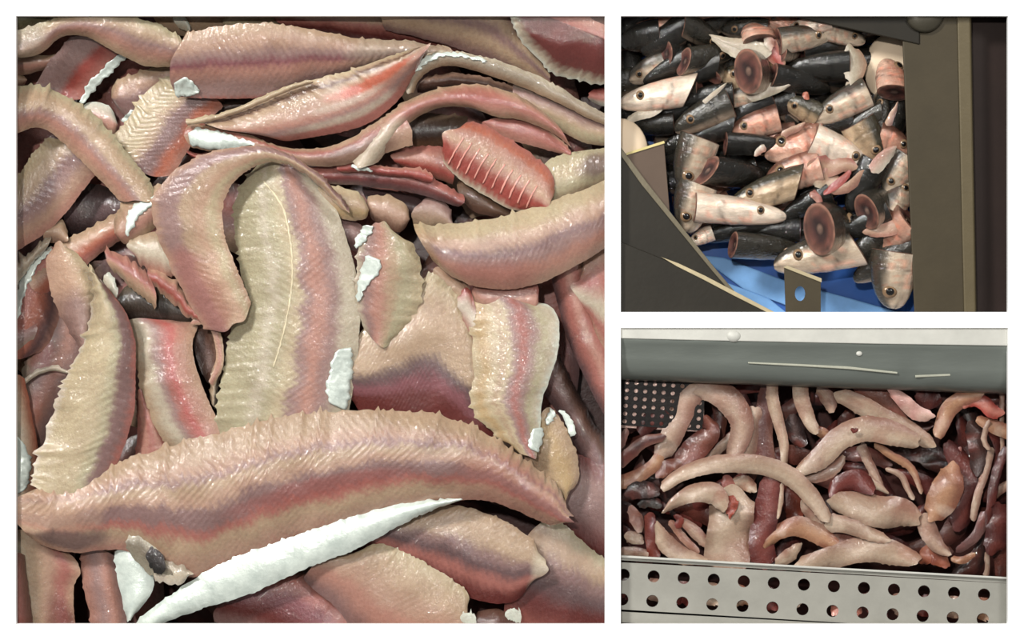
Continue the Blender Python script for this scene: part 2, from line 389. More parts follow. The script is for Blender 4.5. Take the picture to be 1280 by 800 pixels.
fillet('cream fillet with fine comb ridges and orange belly, below the lilac end', [(212, 92), (196, 104), (178, 120), (160, 146), (144, 168), (130, 190)], [(282, 130), (262, 150), (244, 172), (228, 200), (212, 226)],
       '0:cream 0.3:cream 0.44:tan 0.55:lilac 0.68:lilac 0.84:orange 1:pink', -72, amp=.9, v0=0.2, pitch=7, camber=12, jagA=2.5)
fillet('broad tan fillet bending down at the left edge, lilac along its middle', [(-10, 112), (30, 108), (62, 111), (90, 124), (118, 146), (146, 174), (172, 206), (198, 244)],
       [(-10, 176), (18, 168), (42, 160), (64, 166), (88, 188), (108, 208), (130, 230), (152, 254)], '0:gren 0.25:tan 0.45:tan 0.58:mauve 0.72:pink 1:peach', -46, camber=16, amp=.45, v0=.3, jagA=2)
fillet('tan and lilac fillet hanging down below the bend at the left edge', [(66, 164), (44, 190), (22, 220), (-8, 250)], [(128, 208), (104, 238), (80, 268), (50, 296), (-8, 330)], '0:cream 0.35:tan 0.5:lilac 0.62:mauve 0.8:ptan 1:pink', -78, amp=.8, camber=12)
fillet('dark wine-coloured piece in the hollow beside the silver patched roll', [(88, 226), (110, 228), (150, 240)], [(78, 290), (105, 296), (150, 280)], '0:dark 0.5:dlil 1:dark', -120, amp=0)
fillet('small tan scrap at the edge of the dark hollow', [(64, 282), (78, 276), (86, 292)], [(52, 300), (66, 304), (80, 306)], '0:tan 1:ptan', -88, amp=0)
# left edge middle
fillet('orange-pink fillet slanting below the dark hollow', [(158, 258), (130, 276), (98, 292), (64, 312), (30, 340)], [(172, 284), (146, 304), (120, 322), (90, 350), (60, 380)], '0:tan 0.35:peach 0.6:orange 0.8:rose 1:pink', -86, amp=.1, camber=12)
fillet('ragged grey comb edge at the left rim', [(66, 292), (44, 308), (26, 328), (14, 350)], [(58, 312), (42, 328), (30, 344), (20, 356)], '0:grey 1:pale', -80, amp=.9, pitch=6, jagA=4, jagB=2)
f = fillet('dark pink fillet with a broad white silver rim on the left edge', [(62, 308), (40, 326), (22, 356), (8, 400), (4, 440)], [(84, 330), (76, 370), (74, 400), (60, 430), (40, 450)], '0:silver 0.2:rose 0.5:orange 0.8:dlil 1:pink', -88, amp=.1)
skin(f, [(64, 309), (40, 328), (22, 358), (10, 400)], [(66, 313), (52, 328), (34, 358), (24, 398)])
fillet('translucent grey-pink fillet beside the white rim on the left', [(60, 390), (44, 420), (30, 460), (20, 510), (6, 560)], [(112, 400), (110, 440), (90, 490), (70, 530), (50, 580)], '0:grey 0.3:mauve 0.55:pink 0.8:mauve 1:lilac', -98, amp=.15, tints=[(.3, .2, .12, .2, 'red', .5), (.75, .4, .2, .2, 'orange', .6)])
fillet('shiny reddish scrap at the left edge below the white rim', [(0, 402), (20, 404), (46, 398)], [(0, 440), (18, 448), (40, 432)], '0:rose 0.5:mauve 1:pale', -84, amp=0)
f = fillet('silver-white belly flap at the lower left edge', [(-5, 470), (8, 520), (12, 570), (0, 640)], [(30, 470), (40, 520), (48, 570), (42, 640)], '0:silver 0.4:pale 0.7:peach 1:orange', -64, amp=0)
skin(f, [(-4, 540), (4, 580), (2, 625)], [(24, 545), (38, 575), (34, 612)])
# left upright fillet
fillet('folded pinkish tip of the upright cream fillet on the left', [(66, 305), (58, 322), (60, 350), (70, 382), (86, 412), (104, 446)], [(84, 306), (100, 320), (113, 342), (117, 372), (116, 404), (112, 440)],
       '0:ptan 0.5:peach 1:cream', -44, camber=14, amp=.3, jagB=2, tints=[(.75, .4, .3, .6, 'lilac', .8)])
fillet('upright cream fillet with combed ridges and lilac edge on the left', [(112, 336), (115, 362), (113, 392), (104, 428), (90, 460), (74, 494), (60, 532), (48, 572), (34, 618)],
       [(118, 336), (140, 366), (158, 392), (168, 424), (170, 466), (168, 510), (160, 545), (146, 580), (130, 618)], '0:white 0.08:cream 0.5:cream 0.68:gren 0.78:lilac 0.9:lilac 1:rose', -34, camber=20, amp=.7, v0=.75, slope=-.6, pitch=11, jagA=3)
fillet('reddish stringy fillet between the upright cream one and the pink flap', [(170, 490), (172, 530), (168, 570), (150, 600)], [(182, 490), (200, 530), (212, 566), (200, 600)], '0:rose 0.3:pink 0.5:rose 0.7:pink 1:red', -66, amp=.5, slope=0.1)
fillet('thin white fin ray crossing the upright fillet', [(20, 484), (40, 466), (62, 458), (84, 462)], [(22, 490), (42, 472), (62, 464), (84, 467)], '0:white 1:pale', -70, name='fin_ray', cat='fish fin', amp=0, camber=3, thick=2)
# pink flap
fillet('pale flap with a coral red stripe beneath the looped fillet', [(150, 400), (163, 430), (170, 460), (180, 492), (194, 534), (216, 562)], [(232, 402), (248, 404), (240, 430), (246, 462), (262, 504), (282, 542)],
       '0:tan 0.25:pale 0.4:mauve 0.5:rose 0.6:coral 0.74:pink 1:peach', ([-84, -60, -54, -54, -56], [-84, -60, -54, -54, -56]), amp=.1, camber=14, endr=.1)
fillet('hollow inside the curled end of the coral striped flap, shade coloured dark brown', [(244, 402), (262, 406), (274, 430), (276, 470)], [(240, 424), (246, 450), (256, 474), (266, 484)], '0:peach 0.25:brown 0.7:brown 1:dark', -78, amp=0, camber=-8)  # shade of the hollow put into the brown and dark stops
tag(strap('flap_lip', [(240, 403), (254, 401), (266, 408), (274, 430), (274, 456), (264, 480)], [4, 5, 5, 5, 5, 4], '0:peach 0.5:pink 1:tan', -46, amp=0), 'curled pinkish lip around the dark hollow beside the coral striped flap', 'fish fillet')
fillet('thin pale scrap beside the looped fillet foot', [(272, 440), (264, 470), (262, 500)], [(282, 448), (274, 478), (270, 512)], '0:tan 1:pale', -74, amp=0)
# mess under the loop
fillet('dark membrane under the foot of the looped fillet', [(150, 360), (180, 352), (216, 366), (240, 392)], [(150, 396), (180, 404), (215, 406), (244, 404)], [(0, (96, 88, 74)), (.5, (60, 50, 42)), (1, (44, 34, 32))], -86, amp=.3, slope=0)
f = fillet('rolled tan end with a white silver patch left of the loop', [(212, 226), (186, 236), (160, 248), (146, 266), (140, 284)], [(222, 262), (200, 280), (180, 296), (160, 306), (146, 300)], '0:tan 0.4:ptan 0.7:pink 1:tan', -52, amp=0, camber=20, roundend=14)
skin(f, [(203, 240), (186, 246), (172, 254), (160, 266), (156, 292)], [(204, 248), (192, 258), (178, 266), (170, 278), (160, 296)])
fillet('torn pink shred with red bruise under the loop', [(130, 310), (146, 316), (170, 330), (190, 346)], [(140, 340), (160, 356), (178, 372), (196, 388)], '0:pink 0.4:rose 0.7:peach 1:tan', -60, amp=.2, jagA=3, jagB=3)
fillet('ragged pale fringe on the left of the loop', [(160, 296), (178, 292), (196, 290), (212, 300)], [(168, 322), (186, 340), (206, 344), (222, 348)], '0:tan 0.5:pale 1:pink', -50, amp=.4, jagB=4)
fillet('bruised crimson shred at the loop foot', [(184, 336), (204, 340), (222, 356), (238, 380), (256, 398)], [(190, 356), (206, 372), (222, 386), (236, 396), (252, 404)], '0:peach 0.4:rose 0.6:red 1:peach', -48, amp=.2, jagA=3, jagB=3)
fillet('small white skin scrap beside the upright fillet', [(134, 340), (142, 348), (148, 364)], [(128, 350), (136, 362), (144, 374)], '0:silver 1:pale', -68, name='skin_scrap', cat='fish scrap', amp=0, camber=3)
# loop
fillet('pale inner panel of the looped fillet with a bright centre line', [(322, 200), (294, 250), (294, 290), (300, 330), (299, 366), (290, 410), (282, 452), (275, 490), (271, 530), (270, 562)],
       [(372, 198), (414, 250), (434, 300), (446, 346), (450, 386), (448, 432), (442, 482), (436, 516), (434, 550)], '0:gren 0.22:gren 0.3:pale 0.36:gren 0.5:cream 0.56:mauve 0.66:pink 0.78:mauve 0.9:pale 1:pale', ([-64, -56, -52, -52], [-64, -56, -52, -52]), endr=.04, camber=22, amp=.5, v0=.5, pitch=10, jagA=2, jagB=.4)
skin(bpy.data.objects[list(SURF)[-1]], [(420, 437), (414, 456), (409, 480), (408, 502)], [(440, 434), (442, 456), (438, 484), (434, 514)])
SP = bpy.data.objects[list(SURF)[-1]]
skin(SP, [(330, 226), (352, 254), (362, 290), (366, 330), (364, 370), (354, 420), (342, 460)], [(328.5, 227), (350, 255), (360.2, 290), (364.2, 330), (362.2, 370), (352.2, 420), (340.5, 460)], name='spine_line', lift=.5, jag=.5, m=plain('pale_membrane', (214, 200, 168), .35, 0, .1, 80, .3, .4))
fillet('looped fillet curling over in the middle of the heap', [(262, 420), (236, 378), (212, 330), (194, 285), (192, 248), (222, 210), (272, 188), (330, 183), (376, 201), (412, 230), (438, 262)],
       [(318, 388), (306, 358), (290, 322), (280, 290), (279, 258), (288, 234), (308, 214), (338, 203), (368, 210), (394, 228), (420, 256)], '0:ptan 0.15:mauve 0.32:mauve 0.45:tan 0.7:peach 0.85:cream 1:peach',
       ([-40, -34, -26, -20, -20, -26], [-34, -28, -24, -22, -24, -30]), camber=12, amp=.6, v0=.35, pitch=10, jagA=2, jagB=1.2, tints=[(.12, .3, .14, .3, 'rose', .6)])
# top middle
fillet('tan fillet cut off by the top edge, left of the cream scrap', [(185, 8), (230, 4), (290, 0), (350, -5)], [(205, 40), (240, 46), (290, 40), (350, 24)], '0:grey 0.5:tan 1:tan', -92, amp=.2)
fillet('white-tipped scrap on the top edge beside the dark gap', [(216, 20), (230, 22), (238, 34)], [(222, 34), (230, 38), (236, 42)], '0:silver 1:pale', -72, name='skin_scrap', cat='fish scrap', amp=0, camber=4)
fillet('rounded cream scrap at the top edge', [(278, 14), (320, 10), (370, 8)], [(278, 40), (310, 38), (356, 30)], '0:gren 1:cream', -84, amp=.1, roundend=12)
fillet('tan fillet running along the top edge with dark red belly', [(345, 6), (430, 4), (500, 8), (560, 24), (620, 50)], [(355, 40), (410, 44), (470, 56), (530, 66), (620, 92)], '0:ptan 0.4:tan 0.6:rose 0.8:dred 1:lilac', ([-80, -84, -96, -104], [-80, -84, -96, -104]), amp=.25)
fillet('broad brownish pink fillet in the top right middle', [(490, -8), (560, -8), (620, 0), (650, 36), (680, 80)], [(470, 36), (520, 46), (570, 60), (630, 84), (690, 116)], '0:mauve 0.3:tan 0.5:lilac 0.7:tan 1:lilac', -72, amp=.2)
f = fillet('long lilac streaked fillet with a silver corner near the top', [(222, 44), (262, 35), (310, 29), (360, 32), (404, 40), (450, 48), (510, 52), (560, 60)], [(217, 121), (262, 123), (312, 123), (350, 119), (392, 108), (440, 96), (500, 84), (560, 78)],
       '0:tan 0.25:ptan 0.42:mauve 0.52:magenta 0.62:pink 0.85:mauve 0.96:mauve 1:rose', ([-44, -46, -54, -68], [-44, -48, -60, -76]), amp=.75, v0=.5, pitch=9, camber=18, tints=[(.85, .4, .2, .7, 'grey', .6)])
skin(f, [(217, 100), (228, 99), (238, 100), (250, 112)], [(219, 120), (228, 121), (238, 120), (248, 118)])
# curled fillet with red streak
fillet('piece under the long lilac fillet, coloured dark brown for the shade of the hollow', [(240, 126), (300, 122), (350, 118)], [(240, 150), (300, 142), (350, 130)], '0:brown 1:dark', -100, amp=0)  # dark stops paint the shade under the lilac fillet
fillet('curled fillet with an orange-red streak above the loop', [(240, 150), (280, 141), (320, 126), (360, 108), (404, 97), (450, 84), (490, 70), (528, 56)], [(330, 172), (358, 176), (400, 170), (440, 162), (472, 148), (500, 122), (520, 92), (534, 66)],
       '0:cream 0.08:tan 0.16:brown 0.24:tan 0.45:ptan 0.62:pink 0.78:mauve 0.9:rose 1:rose', -40, amp=.15, slope=0.1, camber=20, tints=[(.72, .42, .2, .13, (188, 94, 70), .85), (.55, .55, .2, .06, 'white', .5), (.5, .8, .3, .06, 'pale', .6)])  # brown stop near the rim is a shadow put into the colour
fillet('thin tan rim strip curling along the red streaked fillet', [(232, 150), (272, 142), (316, 126), (354, 109), (390, 100)], [(234, 157), (274, 149), (320, 132), (358, 115), (392, 104)], '0:cream 1:tan', -24, amp=0, camber=4, thick=5)
f = fillet('curved strip, white silver at its left and pink-brown at its right, above the loop', [(232, 156), (262, 157), (300, 164), (346, 182), (392, 186), (432, 176), (474, 150), (500, 138)], [(236, 184), (266, 189), (310, 186), (350, 196), (394, 208), (440, 204), (486, 190), (520, 180)],
       '0:tan 0.3:rose 0.6:ptan 1:peach', -42, amp=.05, camber=10, tints=[(.75, .7, .2, .4, 'brown', .7)])
skin(f, [(234, 162), (256, 161), (284, 168), (318, 178)], [(238, 182), (262, 187), (290, 186), (320, 183)])
fillet('red shred below the curved strip', [(232, 186), (250, 192), (272, 192), (290, 190)], [(238, 196), (252, 202), (270, 200), (286, 194)], '0:rose 1:red', -60, amp=0)
f = fillet('grey fillet with a bright silver crest right of the red streak', [(506, 112), (514, 88), (530, 72), (552, 64), (592, 69), (640, 82), (690, 104), (740, 134), (775, 150)], [(516, 118), (526, 98), (546, 84), (576, 84), (622, 98), (664, 114), (700, 130), (740, 150), (775, 164)],
       '0:pale 0.4:grey 1:tan', -46, amp=.35, camber=10)
skin(f, [(517, 90), (530, 73), (552, 65), (590, 69), (610, 75)], [(524, 88), (534, 79), (556, 71), (588, 74), (606, 78)])
fillet('piece under the silver crest, its shadow coloured dark brown', [(530, 96), (580, 92), (650, 110)], [(520, 116), (580, 112), (650, 126)], '0:ptan 0.5:brown 1:dark', -84, amp=.1)  # shadow below the crest painted by the brown and dark stops
fillet('tan fillet at the right edge under the grey one', [(640, 102), (690, 118), (730, 136), (775, 152)], [(650, 140), (694, 160), (730, 178), (775, 184)], '0:grey 0.3:mauve 0.6:tan 0.8:gren 1:tan', -66, amp=.2)
f = fillet('dark red fillet with a pale rim in the top right corner', [(630, 0), (638, 24), (650, 48), (668, 70), (692, 90), (724, 100), (780, 108)], [(690, -8), (700, 4), (718, 18), (742, 28), (780, 46)], '0:silver 0.05:pale 0.12:grey 0.2:dred 0.5:dred 0.62:dred 0.78:dred 0.88:rose 1:pink', -48, amp=.15, camber=18)
fillet('pinkish tan fillet at the top edge beside the dark corner', [(664, -8), (690, -4), (730, 10), (775, 34)], [(672, 14), (694, 24), (730, 38), (775, 58)], '0:mauve 0.5:pink 1:rose', -30, amp=.2, camber=10)
fillet('black-brown scrap in the top right corner', [(730, 0), (775, 0)], [(736, 22), (775, 40)], '0:dark 1:brown', -20, amp=0, camber=3, name='skin_scrap', cat='fish scrap')
fillet('small crimson scrap at the right edge below the dark fillet', [(738, 112), (775, 106)], [(736, 126), (775, 140)], '0:dred 0.6:rose 1:silver', -58, amp=0)
fillet('pink arched fillet with a pale leg in the upper right', [(436, 206), (456, 176), (482, 146), (516, 122), (556, 109), (600, 106), (640, 116), (672, 134), (694, 152)], [(470, 206), (492, 178), (514, 152), (546, 136), (584, 134), (620, 146), (650, 150), (690, 166), (716, 186)],
       '0:tan 0.3:pink 0.5:rose 0.75:pink 1:tan', -44, amp=.1, camber=16, tints=[(.08, .5, .16, .6, 'pale', .9), (.62, .3, .12, .25, 'red', .5)])
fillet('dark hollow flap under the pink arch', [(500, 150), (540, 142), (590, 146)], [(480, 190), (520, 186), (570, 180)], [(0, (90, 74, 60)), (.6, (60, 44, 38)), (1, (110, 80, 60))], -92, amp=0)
fillet('pinkish fold tucked under the right end of the pink arch', [(614, 148), (650, 146), (690, 166), (714, 188)], [(600, 158), (640, 176), (680, 186), (708, 194)], '0:peach 0.2:rose 0.5:rose 1:pink', -58, amp=0, camber=8)
fillet('red ribbed fillet showing white rib lines right of the loop', [(575, 152), (604, 156), (640, 176), (668, 196), (690, 216), (694, 246)], [(548, 192), (556, 206), (580, 228), (606, 244), (640, 262), (672, 264)],
       '0:rose 0.12:orange 0.22:pink 0.45:peach 0.55:pink 0.68:red 0.9:red 1:pale', -44, amp=.8, v0=.8, slope=.25, pitch=9, camber=16)
RB = bpy.data.objects[list(SURF)[-1]]; MR = plain('rib_membrane', (214, 150, 136), .3, 0, .1, 80, .3, .6)
for k in range(10):
    t = k / 9; x0, y0, x1, y1 = 580 + 92 * t, 172 + 60 * t, 560 + 98 * t, 206 + 54 * t
    skin(RB, [(x0 - 1.2, y0), ((x0 + x1) / 2 - 2.6, (y0 + y1) / 2), (x1 - 1.2, y1)], [(x0 + .8, y0), ((x0 + x1) / 2 - .4, (y0 + y1) / 2), (x1 + .8, y1)], name='rib', lift=.8, jag=.4, m=MR)
fillet('cream fin piece with purple streaks at the right edge', [(676, 206), (700, 194), (730, 188), (775, 184)], [(664, 266), (694, 258), (730, 240), (775, 222)], '0:gren 0.4:cream 0.7:gren 1:tan', -56, amp=.5, slope=0, tints=[(.75, .4, .25, .3, 'dlil', .8)])
# red straps
fillet('dark red strap right of the loop top', [(384, 210), (440, 206), (500, 212), (540, 222), (580, 246)], [(404, 230), (450, 232), (500, 238), (540, 248), (576, 260)], '0:rose 0.3:rose 0.6:dred 1:dlil', -62, amp=0, camber=10)
f = fillet('narrow red strap with a white fleck right of the loop', [(420, 206), (450, 202), (480, 208), (510, 210), (540, 216)], [(426, 216), (452, 216), (480, 220), (510, 222), (540, 230)], '0:pink 0.5:red 1:dred', -50, amp=0, camber=6)
skin(f, [(438, 207), (450, 206), (466, 212)], [(440, 210), (450, 213), (466, 215)])
fillet('pink shred with a dark edge beside the ribbed fillet', [(490, 190), (520, 184), (552, 184), (566, 196)], [(494, 206), (520, 216), (548, 224), (568, 232)], '0:rose 0.4:pink 0.7:red 1:brown', -66, amp=0)
fillet('tan scrap below the pink shred', [(524, 252), (540, 246), (560, 256), (566, 276)], [(512, 278), (528, 284), (548, 284), (564, 286)], '0:mauve 1:tan', -74, amp=0)
fillet('brown tongue-shaped scrap below the ribbed fillet', [(570, 226), (590, 228), (610, 246), (640, 266)], [(580, 254), (592, 264), (612, 270), (636, 274)], [(0, (110, 86, 68)), (1, (80, 56, 46))], -70, amp=0, camber=8)
fillet('strip coloured purple-black for the shade in the gap between strap and fillets', [(450, 234), (500, 240), (540, 256)], [(470, 262), (504, 272), (536, 280)], '0:dlil 1:dark', -104, amp=0)  # dark colour painted in for the shade of the gap
fillet('tan tail end right of the loop', [(384, 222), (410, 232), (440, 238), (460, 252)], [(410, 262), (424, 272), (446, 276), (462, 272)], '0:cream 0.5:tan 0.8:yell 1:tan', -64, amp=.2, camber=10, roundend=10)
fillet('second tan tail end, beside the dark gap', [(456, 246), (480, 244), (500, 250), (514, 262)], [(460, 272), (476, 282), (496, 290), (510, 286)], '0:tan 0.5:ptan 1:brown', -74, amp=.1, camber=10, roundend=10)
fillet('mauve fillet glimpsed right of the loop panel', [(412, 270), (440, 274), (460, 290)], [(430, 310), (446, 316), (456, 330)], '0:mauve 1:lilac', -84, amp=0)
# middle right
f = fillet('short upright fillet with silver flecks right of the loop', [(462, 278), (450, 300), (446, 340), (446, 380), (458, 424)], [(498, 292), (522, 312), (527, 345), (524, 385), (494, 428)], '0:pale 0.15:mauve 0.35:pink 0.55:tan 0.7:gren 1:cream', ([-46, -46, -50, -54], [-48, -50, -54, -58]), jagB=3, amp=.3)
skin(f, [(456, 281), (448, 292), (442, 306)], [(468, 283), (460, 296), (446, 312)])
skin(f, [(458, 318), (450, 340), (446, 366), (446, 378)], [(478, 326), (474, 340), (460, 356), (450, 376)])
fillet('broad fillet with combed tan top and wine-red band, middle right', [(436, 410), (462, 402), (500, 380), (530, 348), (548, 342), (572, 366), (592, 410), (600, 450)], [(434, 516), (470, 520), (500, 524), (530, 530), (560, 540), (590, 552), (612, 556), (630, 556)],
       '0:cream 0.25:tan 0.5:tan 0.62:dlil 0.72:magenta 0.84:dred 1:dred', -62, amp=.8, v0=0, slope=.9, pitch=9, camber=14, jagA=2)
fillet('big curved fillet at the right, cream above and lilac below', [(514, 279), (552, 281), (600, 276), (650, 264), (700, 248), (736, 234), (778, 216)], [(540, 326), (566, 346), (600, 359), (640, 361), (680, 352), (724, 330), (778, 296)],
       '0:cream 0.1:cream 0.4:ptan 0.52:lilac 0.62:mauve 0.8:pink 1:ptan', -36, endr=.03, camber=24, amp=.4, v0=.5, pitch=8, jagA=1.6, tints=[(.0, .5, .06, 1, 'yell', .4), (.35, .85, .2, .25, 'rose', .5)])
fillet('rounded pink fold under the big curved fillet', [(588, 352), (630, 352), (668, 352), (674, 372)], [(592, 380), (620, 398), (650, 400), (672, 388)], '0:rose 0.5:pink 1:ptan', -58, amp=0, camber=10, roundend=8)
fillet('pale strip running down from the big curved fillet', [(546, 332), (566, 346), (584, 356), (592, 380)], [(540, 344), (556, 362), (572, 378), (582, 400)], '0:peach 1:tan', -64, amp=0, camber=5)
f = fillet('upright fillet with rose band hanging under the big curved one', [(582, 362), (586, 396), (590, 430), (593, 470), (589, 500), (596, 522), (616, 540), (640, 560)], [(664, 370), (690, 384), (699, 404), (697, 440), (688, 472), (678, 500), (676, 530), (676, 566)],
       '0:cream 0.15:yell 0.28:cream 0.36:tan 0.42:cream 0.5:mauve 0.6:rose 0.7:mauve 0.82:gren 0.92:pale 1:silver', ([-66, -52, -40, -36, -36], [-66, -52, -40, -36, -36]), amp=.35, v0=.42, camber=16, jagA=2.5)
skin(f, [(664, 536), (662, 548), (660, 560)], [(678, 534), (679, 550), (674, 566)])
fillet('small shiny red knob beside the upright rose-banded fillet', [(574, 366), (584, 360), (592, 372)], [(576, 398), (588, 420), (594, 428)], '0:red 0.5:white 1:pink', -56, amp=0, camber=8)
f = fillet('yellowish tan end with silver flecks at the right', [(684, 506), (706, 532), (720, 566), (723, 598), (708, 622)], [(652, 548), (656, 576), (668, 598), (686, 614), (704, 624)], '0:tan 0.4:yell 0.8:tan 1:ptan', -60, amp=.05, camber=14)
skin(f, [(688, 510), (684, 520), (682, 532)], [(694, 514), (692, 524), (688, 530)])
skin(f, [(698, 512), (706, 526), (712, 546)], [(708, 514), (718, 532), (720, 544)])
# right edge
fillet('pink-brown fillet running down the right edge', [(730, 326), (744, 370), (760, 420), (784, 470)], [(688, 340), (700, 392), (716, 440), (745, 500), (780, 560)], '0:ptan 0.3:rose 0.5:pink 0.7:rose 1:dlil', -78, amp=.1, camber=16)
fillet('pink fillet in the right edge corner below the big curved one', [(722, 334), (745, 316), (780, 296)], [(738, 400), (755, 440), (784, 470)], '0:ptan 0.3:rose 0.6:pale 0.8:rose 1:ptan', -68, amp=.1, camber=10)
fillet('dark wine fillet slanting down behind the yellowish end', [(696, 440), (716, 480), (744, 530), (784, 590)], [(668, 480), (700, 520), (730, 580), (760, 640)], '0:dark 0.3:brown 0.6:lilac 1:dlil', -98, amp=.1)
fillet('grey-mauve fillet at the right edge beside the yellowish end', [(700, 560), (730, 570), (784, 580)], [(690, 660), (730, 690), (784, 720)], '0:dred 0.3:mauve 0.6:lilac 0.9:dred 1:dlil', -90, amp=.2)
# bottom right
fillet('fillet with lilac and tan bands at the bottom right edge', [(680, 640), (712, 662), (744, 690), (790, 724)], [(620, 770), (660, 790), (720, 800), (790, 800)], '0:gren 0.2:tan 0.4:lilac 0.55:dlil 0.75:dred 1:rose', -82, amp=.3, camber=12)
fillet('fillet with combed tan top and dark red belly under the big one', [(470, 640), (540, 630), (590, 636), (632, 652), (664, 674), (682, 694)], [(440, 672), (490, 704), (540, 726), (590, 748), (636, 754), (672, 730)],
       '0:tan 0.3:tan 0.48:lilac 0.58:dlil 0.75:rose 0.9:dred 1:dred', -62, amp=.5, v0=0, slope=.8, camber=14, tints=[(1, .4, .08, .6, 'pale', .7)])
f = fillet('cream fillet with a silver tip at the bottom middle', [(440, 690), (476, 680), (520, 698), (560, 722), (584, 740), (588, 770)], [(372, 722), (420, 760), (450, 796), (500, 812), (550, 812), (582, 800)], '0:cream 0.25:tan 0.5:ptan 0.7:pink 1:lilac', -54, amp=.4, camber=14, jagA=2)
fillet('wine-red fillet at the bottom middle left of the cream one', [(330, 716), (380, 716), (420, 744), (470, 790), (480, 820)], [(260, 776), (310, 790), (360, 812), (400, 822), (440, 830)], '0:brown 0.2:rose 0.4:magenta 0.7:dred 1:mauve', -72, amp=.2)
fillet('dark red scrap at the bottom edge right of the silver tip', [(590, 770), (620, 760), (650, 780)], [(590, 810), (620, 815), (650, 810)], '0:brown 1:dred', -76, amp=0)
for x, y, l in ((586, 770, 'left of the pair'), (642, 766, 'right of the pair')):
    fillet('small silver skin fleck on the bottom edge, ' + l, [(x - 10, y - 3), (x, y - 6), (x + 8, y - 1)], [(x - 9, y + 8), (x, y + 12), (x + 9, y + 13)], '0:silver 1:silver', -42, name='skin_scrap', cat='fish scrap', amp=0, camber=1, jagA=3, jagB=3, thick=2, step=1.5, group='silver flecks at the bottom edge')
# bottom left
fillet('mauve fillet dropping off the bottom left under the big one', [(100, 690), (104, 730), (112, 770), (116, 812)], [(142, 690), (150, 730), (158, 770), (164, 812)], '0:pink 0.4:mauve 0.7:pink 1:mauve', -66, amp=.1)
fillet('tan fillet with torn red hollow in the bottom left corner', [(10, 660), (16, 700), (24, 740), (30, 812)], [(84, 686), (100, 712), (92, 740), (96, 812)], '0:pale 0.3:tan 0.55:ptan 0.8:rose 1:peach', -60, amp=.1, tints=[(.75, .7, .25, .3, 'dred', .7)])
fillet('dark reddish piece at the very bottom left corner', [(-5, 700), (0, 740), (5, 812)], [(30, 690), (36, 740), (46, 812)], '0:dlil 0.5:rose 1:brown', -48, amp=0)
fillet('white silver shard under the big fillet at the bottom left', [(142, 686), (146, 720), (152, 748), (158, 776)], [(176, 694), (190, 712), (190, 740), (166, 772)], '0:silver 1:silver', -40, name='skin_shard', cat='fish scrap', amp=0, camber=8, mats=M_SILVER)
fillet('torn grey gristle beside the silver shard', [(158, 672), (172, 664), (190, 676), (206, 700)], [(160, 690), (172, 702), (190, 720), (220, 730)], [(0, (190, 186, 170)), (.5, (120, 112, 98)), (1, (150, 146, 130))], -22, name='gristle', cat='fish scrap', amp=.4, jagA=4, jagB=4, camber=8)
fillet('blackish gristle speck in the hollow above the silver flap', [(184, 688), (196, 686), (206, 696)], [(184, 704), (194, 712), (204, 720)], '0:dark 1:black', -12, name='gristle', cat='fish scrap', amp=0, camber=4, jagA=2, jagB=3)
fillet('pale torn scrap above the silver flap at the bottom left', [(196, 700), (216, 704), (240, 716)], [(192, 726), (214, 730), (238, 724)], '0:grey 0.5:pale 1:white', -20, name='gristle', cat='fish scrap', amp=0, camber=6, jagB=3)
BIG = fillet('biggest fillet, lying across the bottom, combed ridges and a silver belly flap', [(24, 614), (64, 603), (114, 589), (170, 570), (230, 552), (290, 537), (350, 522), (420, 514), (496, 512), (560, 521), (612, 545), (654, 574), (694, 606), (712, 640)],
       [(28, 668), (52, 683), (92, 691), (150, 687), (192, 706), (240, 722), (300, 699), (370, 673), (440, 650), (510, 634), (570, 626), (610, 626), (654, 642), (690, 660), (712, 656)],
       '0:tan 0.12:tan 0.24:ptan 0.3:mauve 0.36:tan 0.46:ptan 0.54:lilac 0.63:lilac 0.7:rose 0.8:tan 0.92:ptan 1:pink', -32, camber=26, amp=.85, v0=.3, slope=1.0, pitch=11, jagA=2.6,
       tints=[(.05, .5, .08, .8, 'peach', .6), (.09, .85, .07, .12, 'dlil', .8), (.9, .6, .12, .5, 'rose', .5), (.55, .62, .15, .08, 'red', .45)])
loft('silver_belly_flap', [(572, 623), (540, 625), (500, 630), (440, 646), (375, 668), (310, 691), (262, 712), (216, 742), (176, 772), (160, 800)], [(573, 627), (545, 636), (510, 652), (440, 689), (400, 704), (350, 726), (300, 747), (250, 762), (200, 782), (176, 806)],
     '0:silver 1:silver', -28, camber=8, thick=3, amp=0, jagA=1.2, jagB=1.0, mats=M_SILVER, parent=BIG)

CELL[:] = [771.5, 1388, -108, 396]; BANK = False
# ------------------------------------------------------------------ upper right picture: fish heads on a blue belt behind steel
prism('belt_base', [(772, -60), (1380, -60), (1380, 394), (772, 394)], -150, -112, M_BELT)
BELT = bpy.data.objects['belt_base']; BELT.name = 'conveyor_belt'
tag(BELT, 'blue plastic conveyor belt under the fish heads', 'conveyor belt')
strp = prism('belt_rib', [(870, 318), (905, 322), (985, 352), (1060, 372), (1130, 392), (1010, 392), (930, 362)], -112, -106, M_BELTL, BELT, bevel=2)
strp2 = prism('belt_rib', [(905, 352), (960, 372), (985, 392), (930, 392)], -112, -107, M_BELTL, BELT, bevel=2)

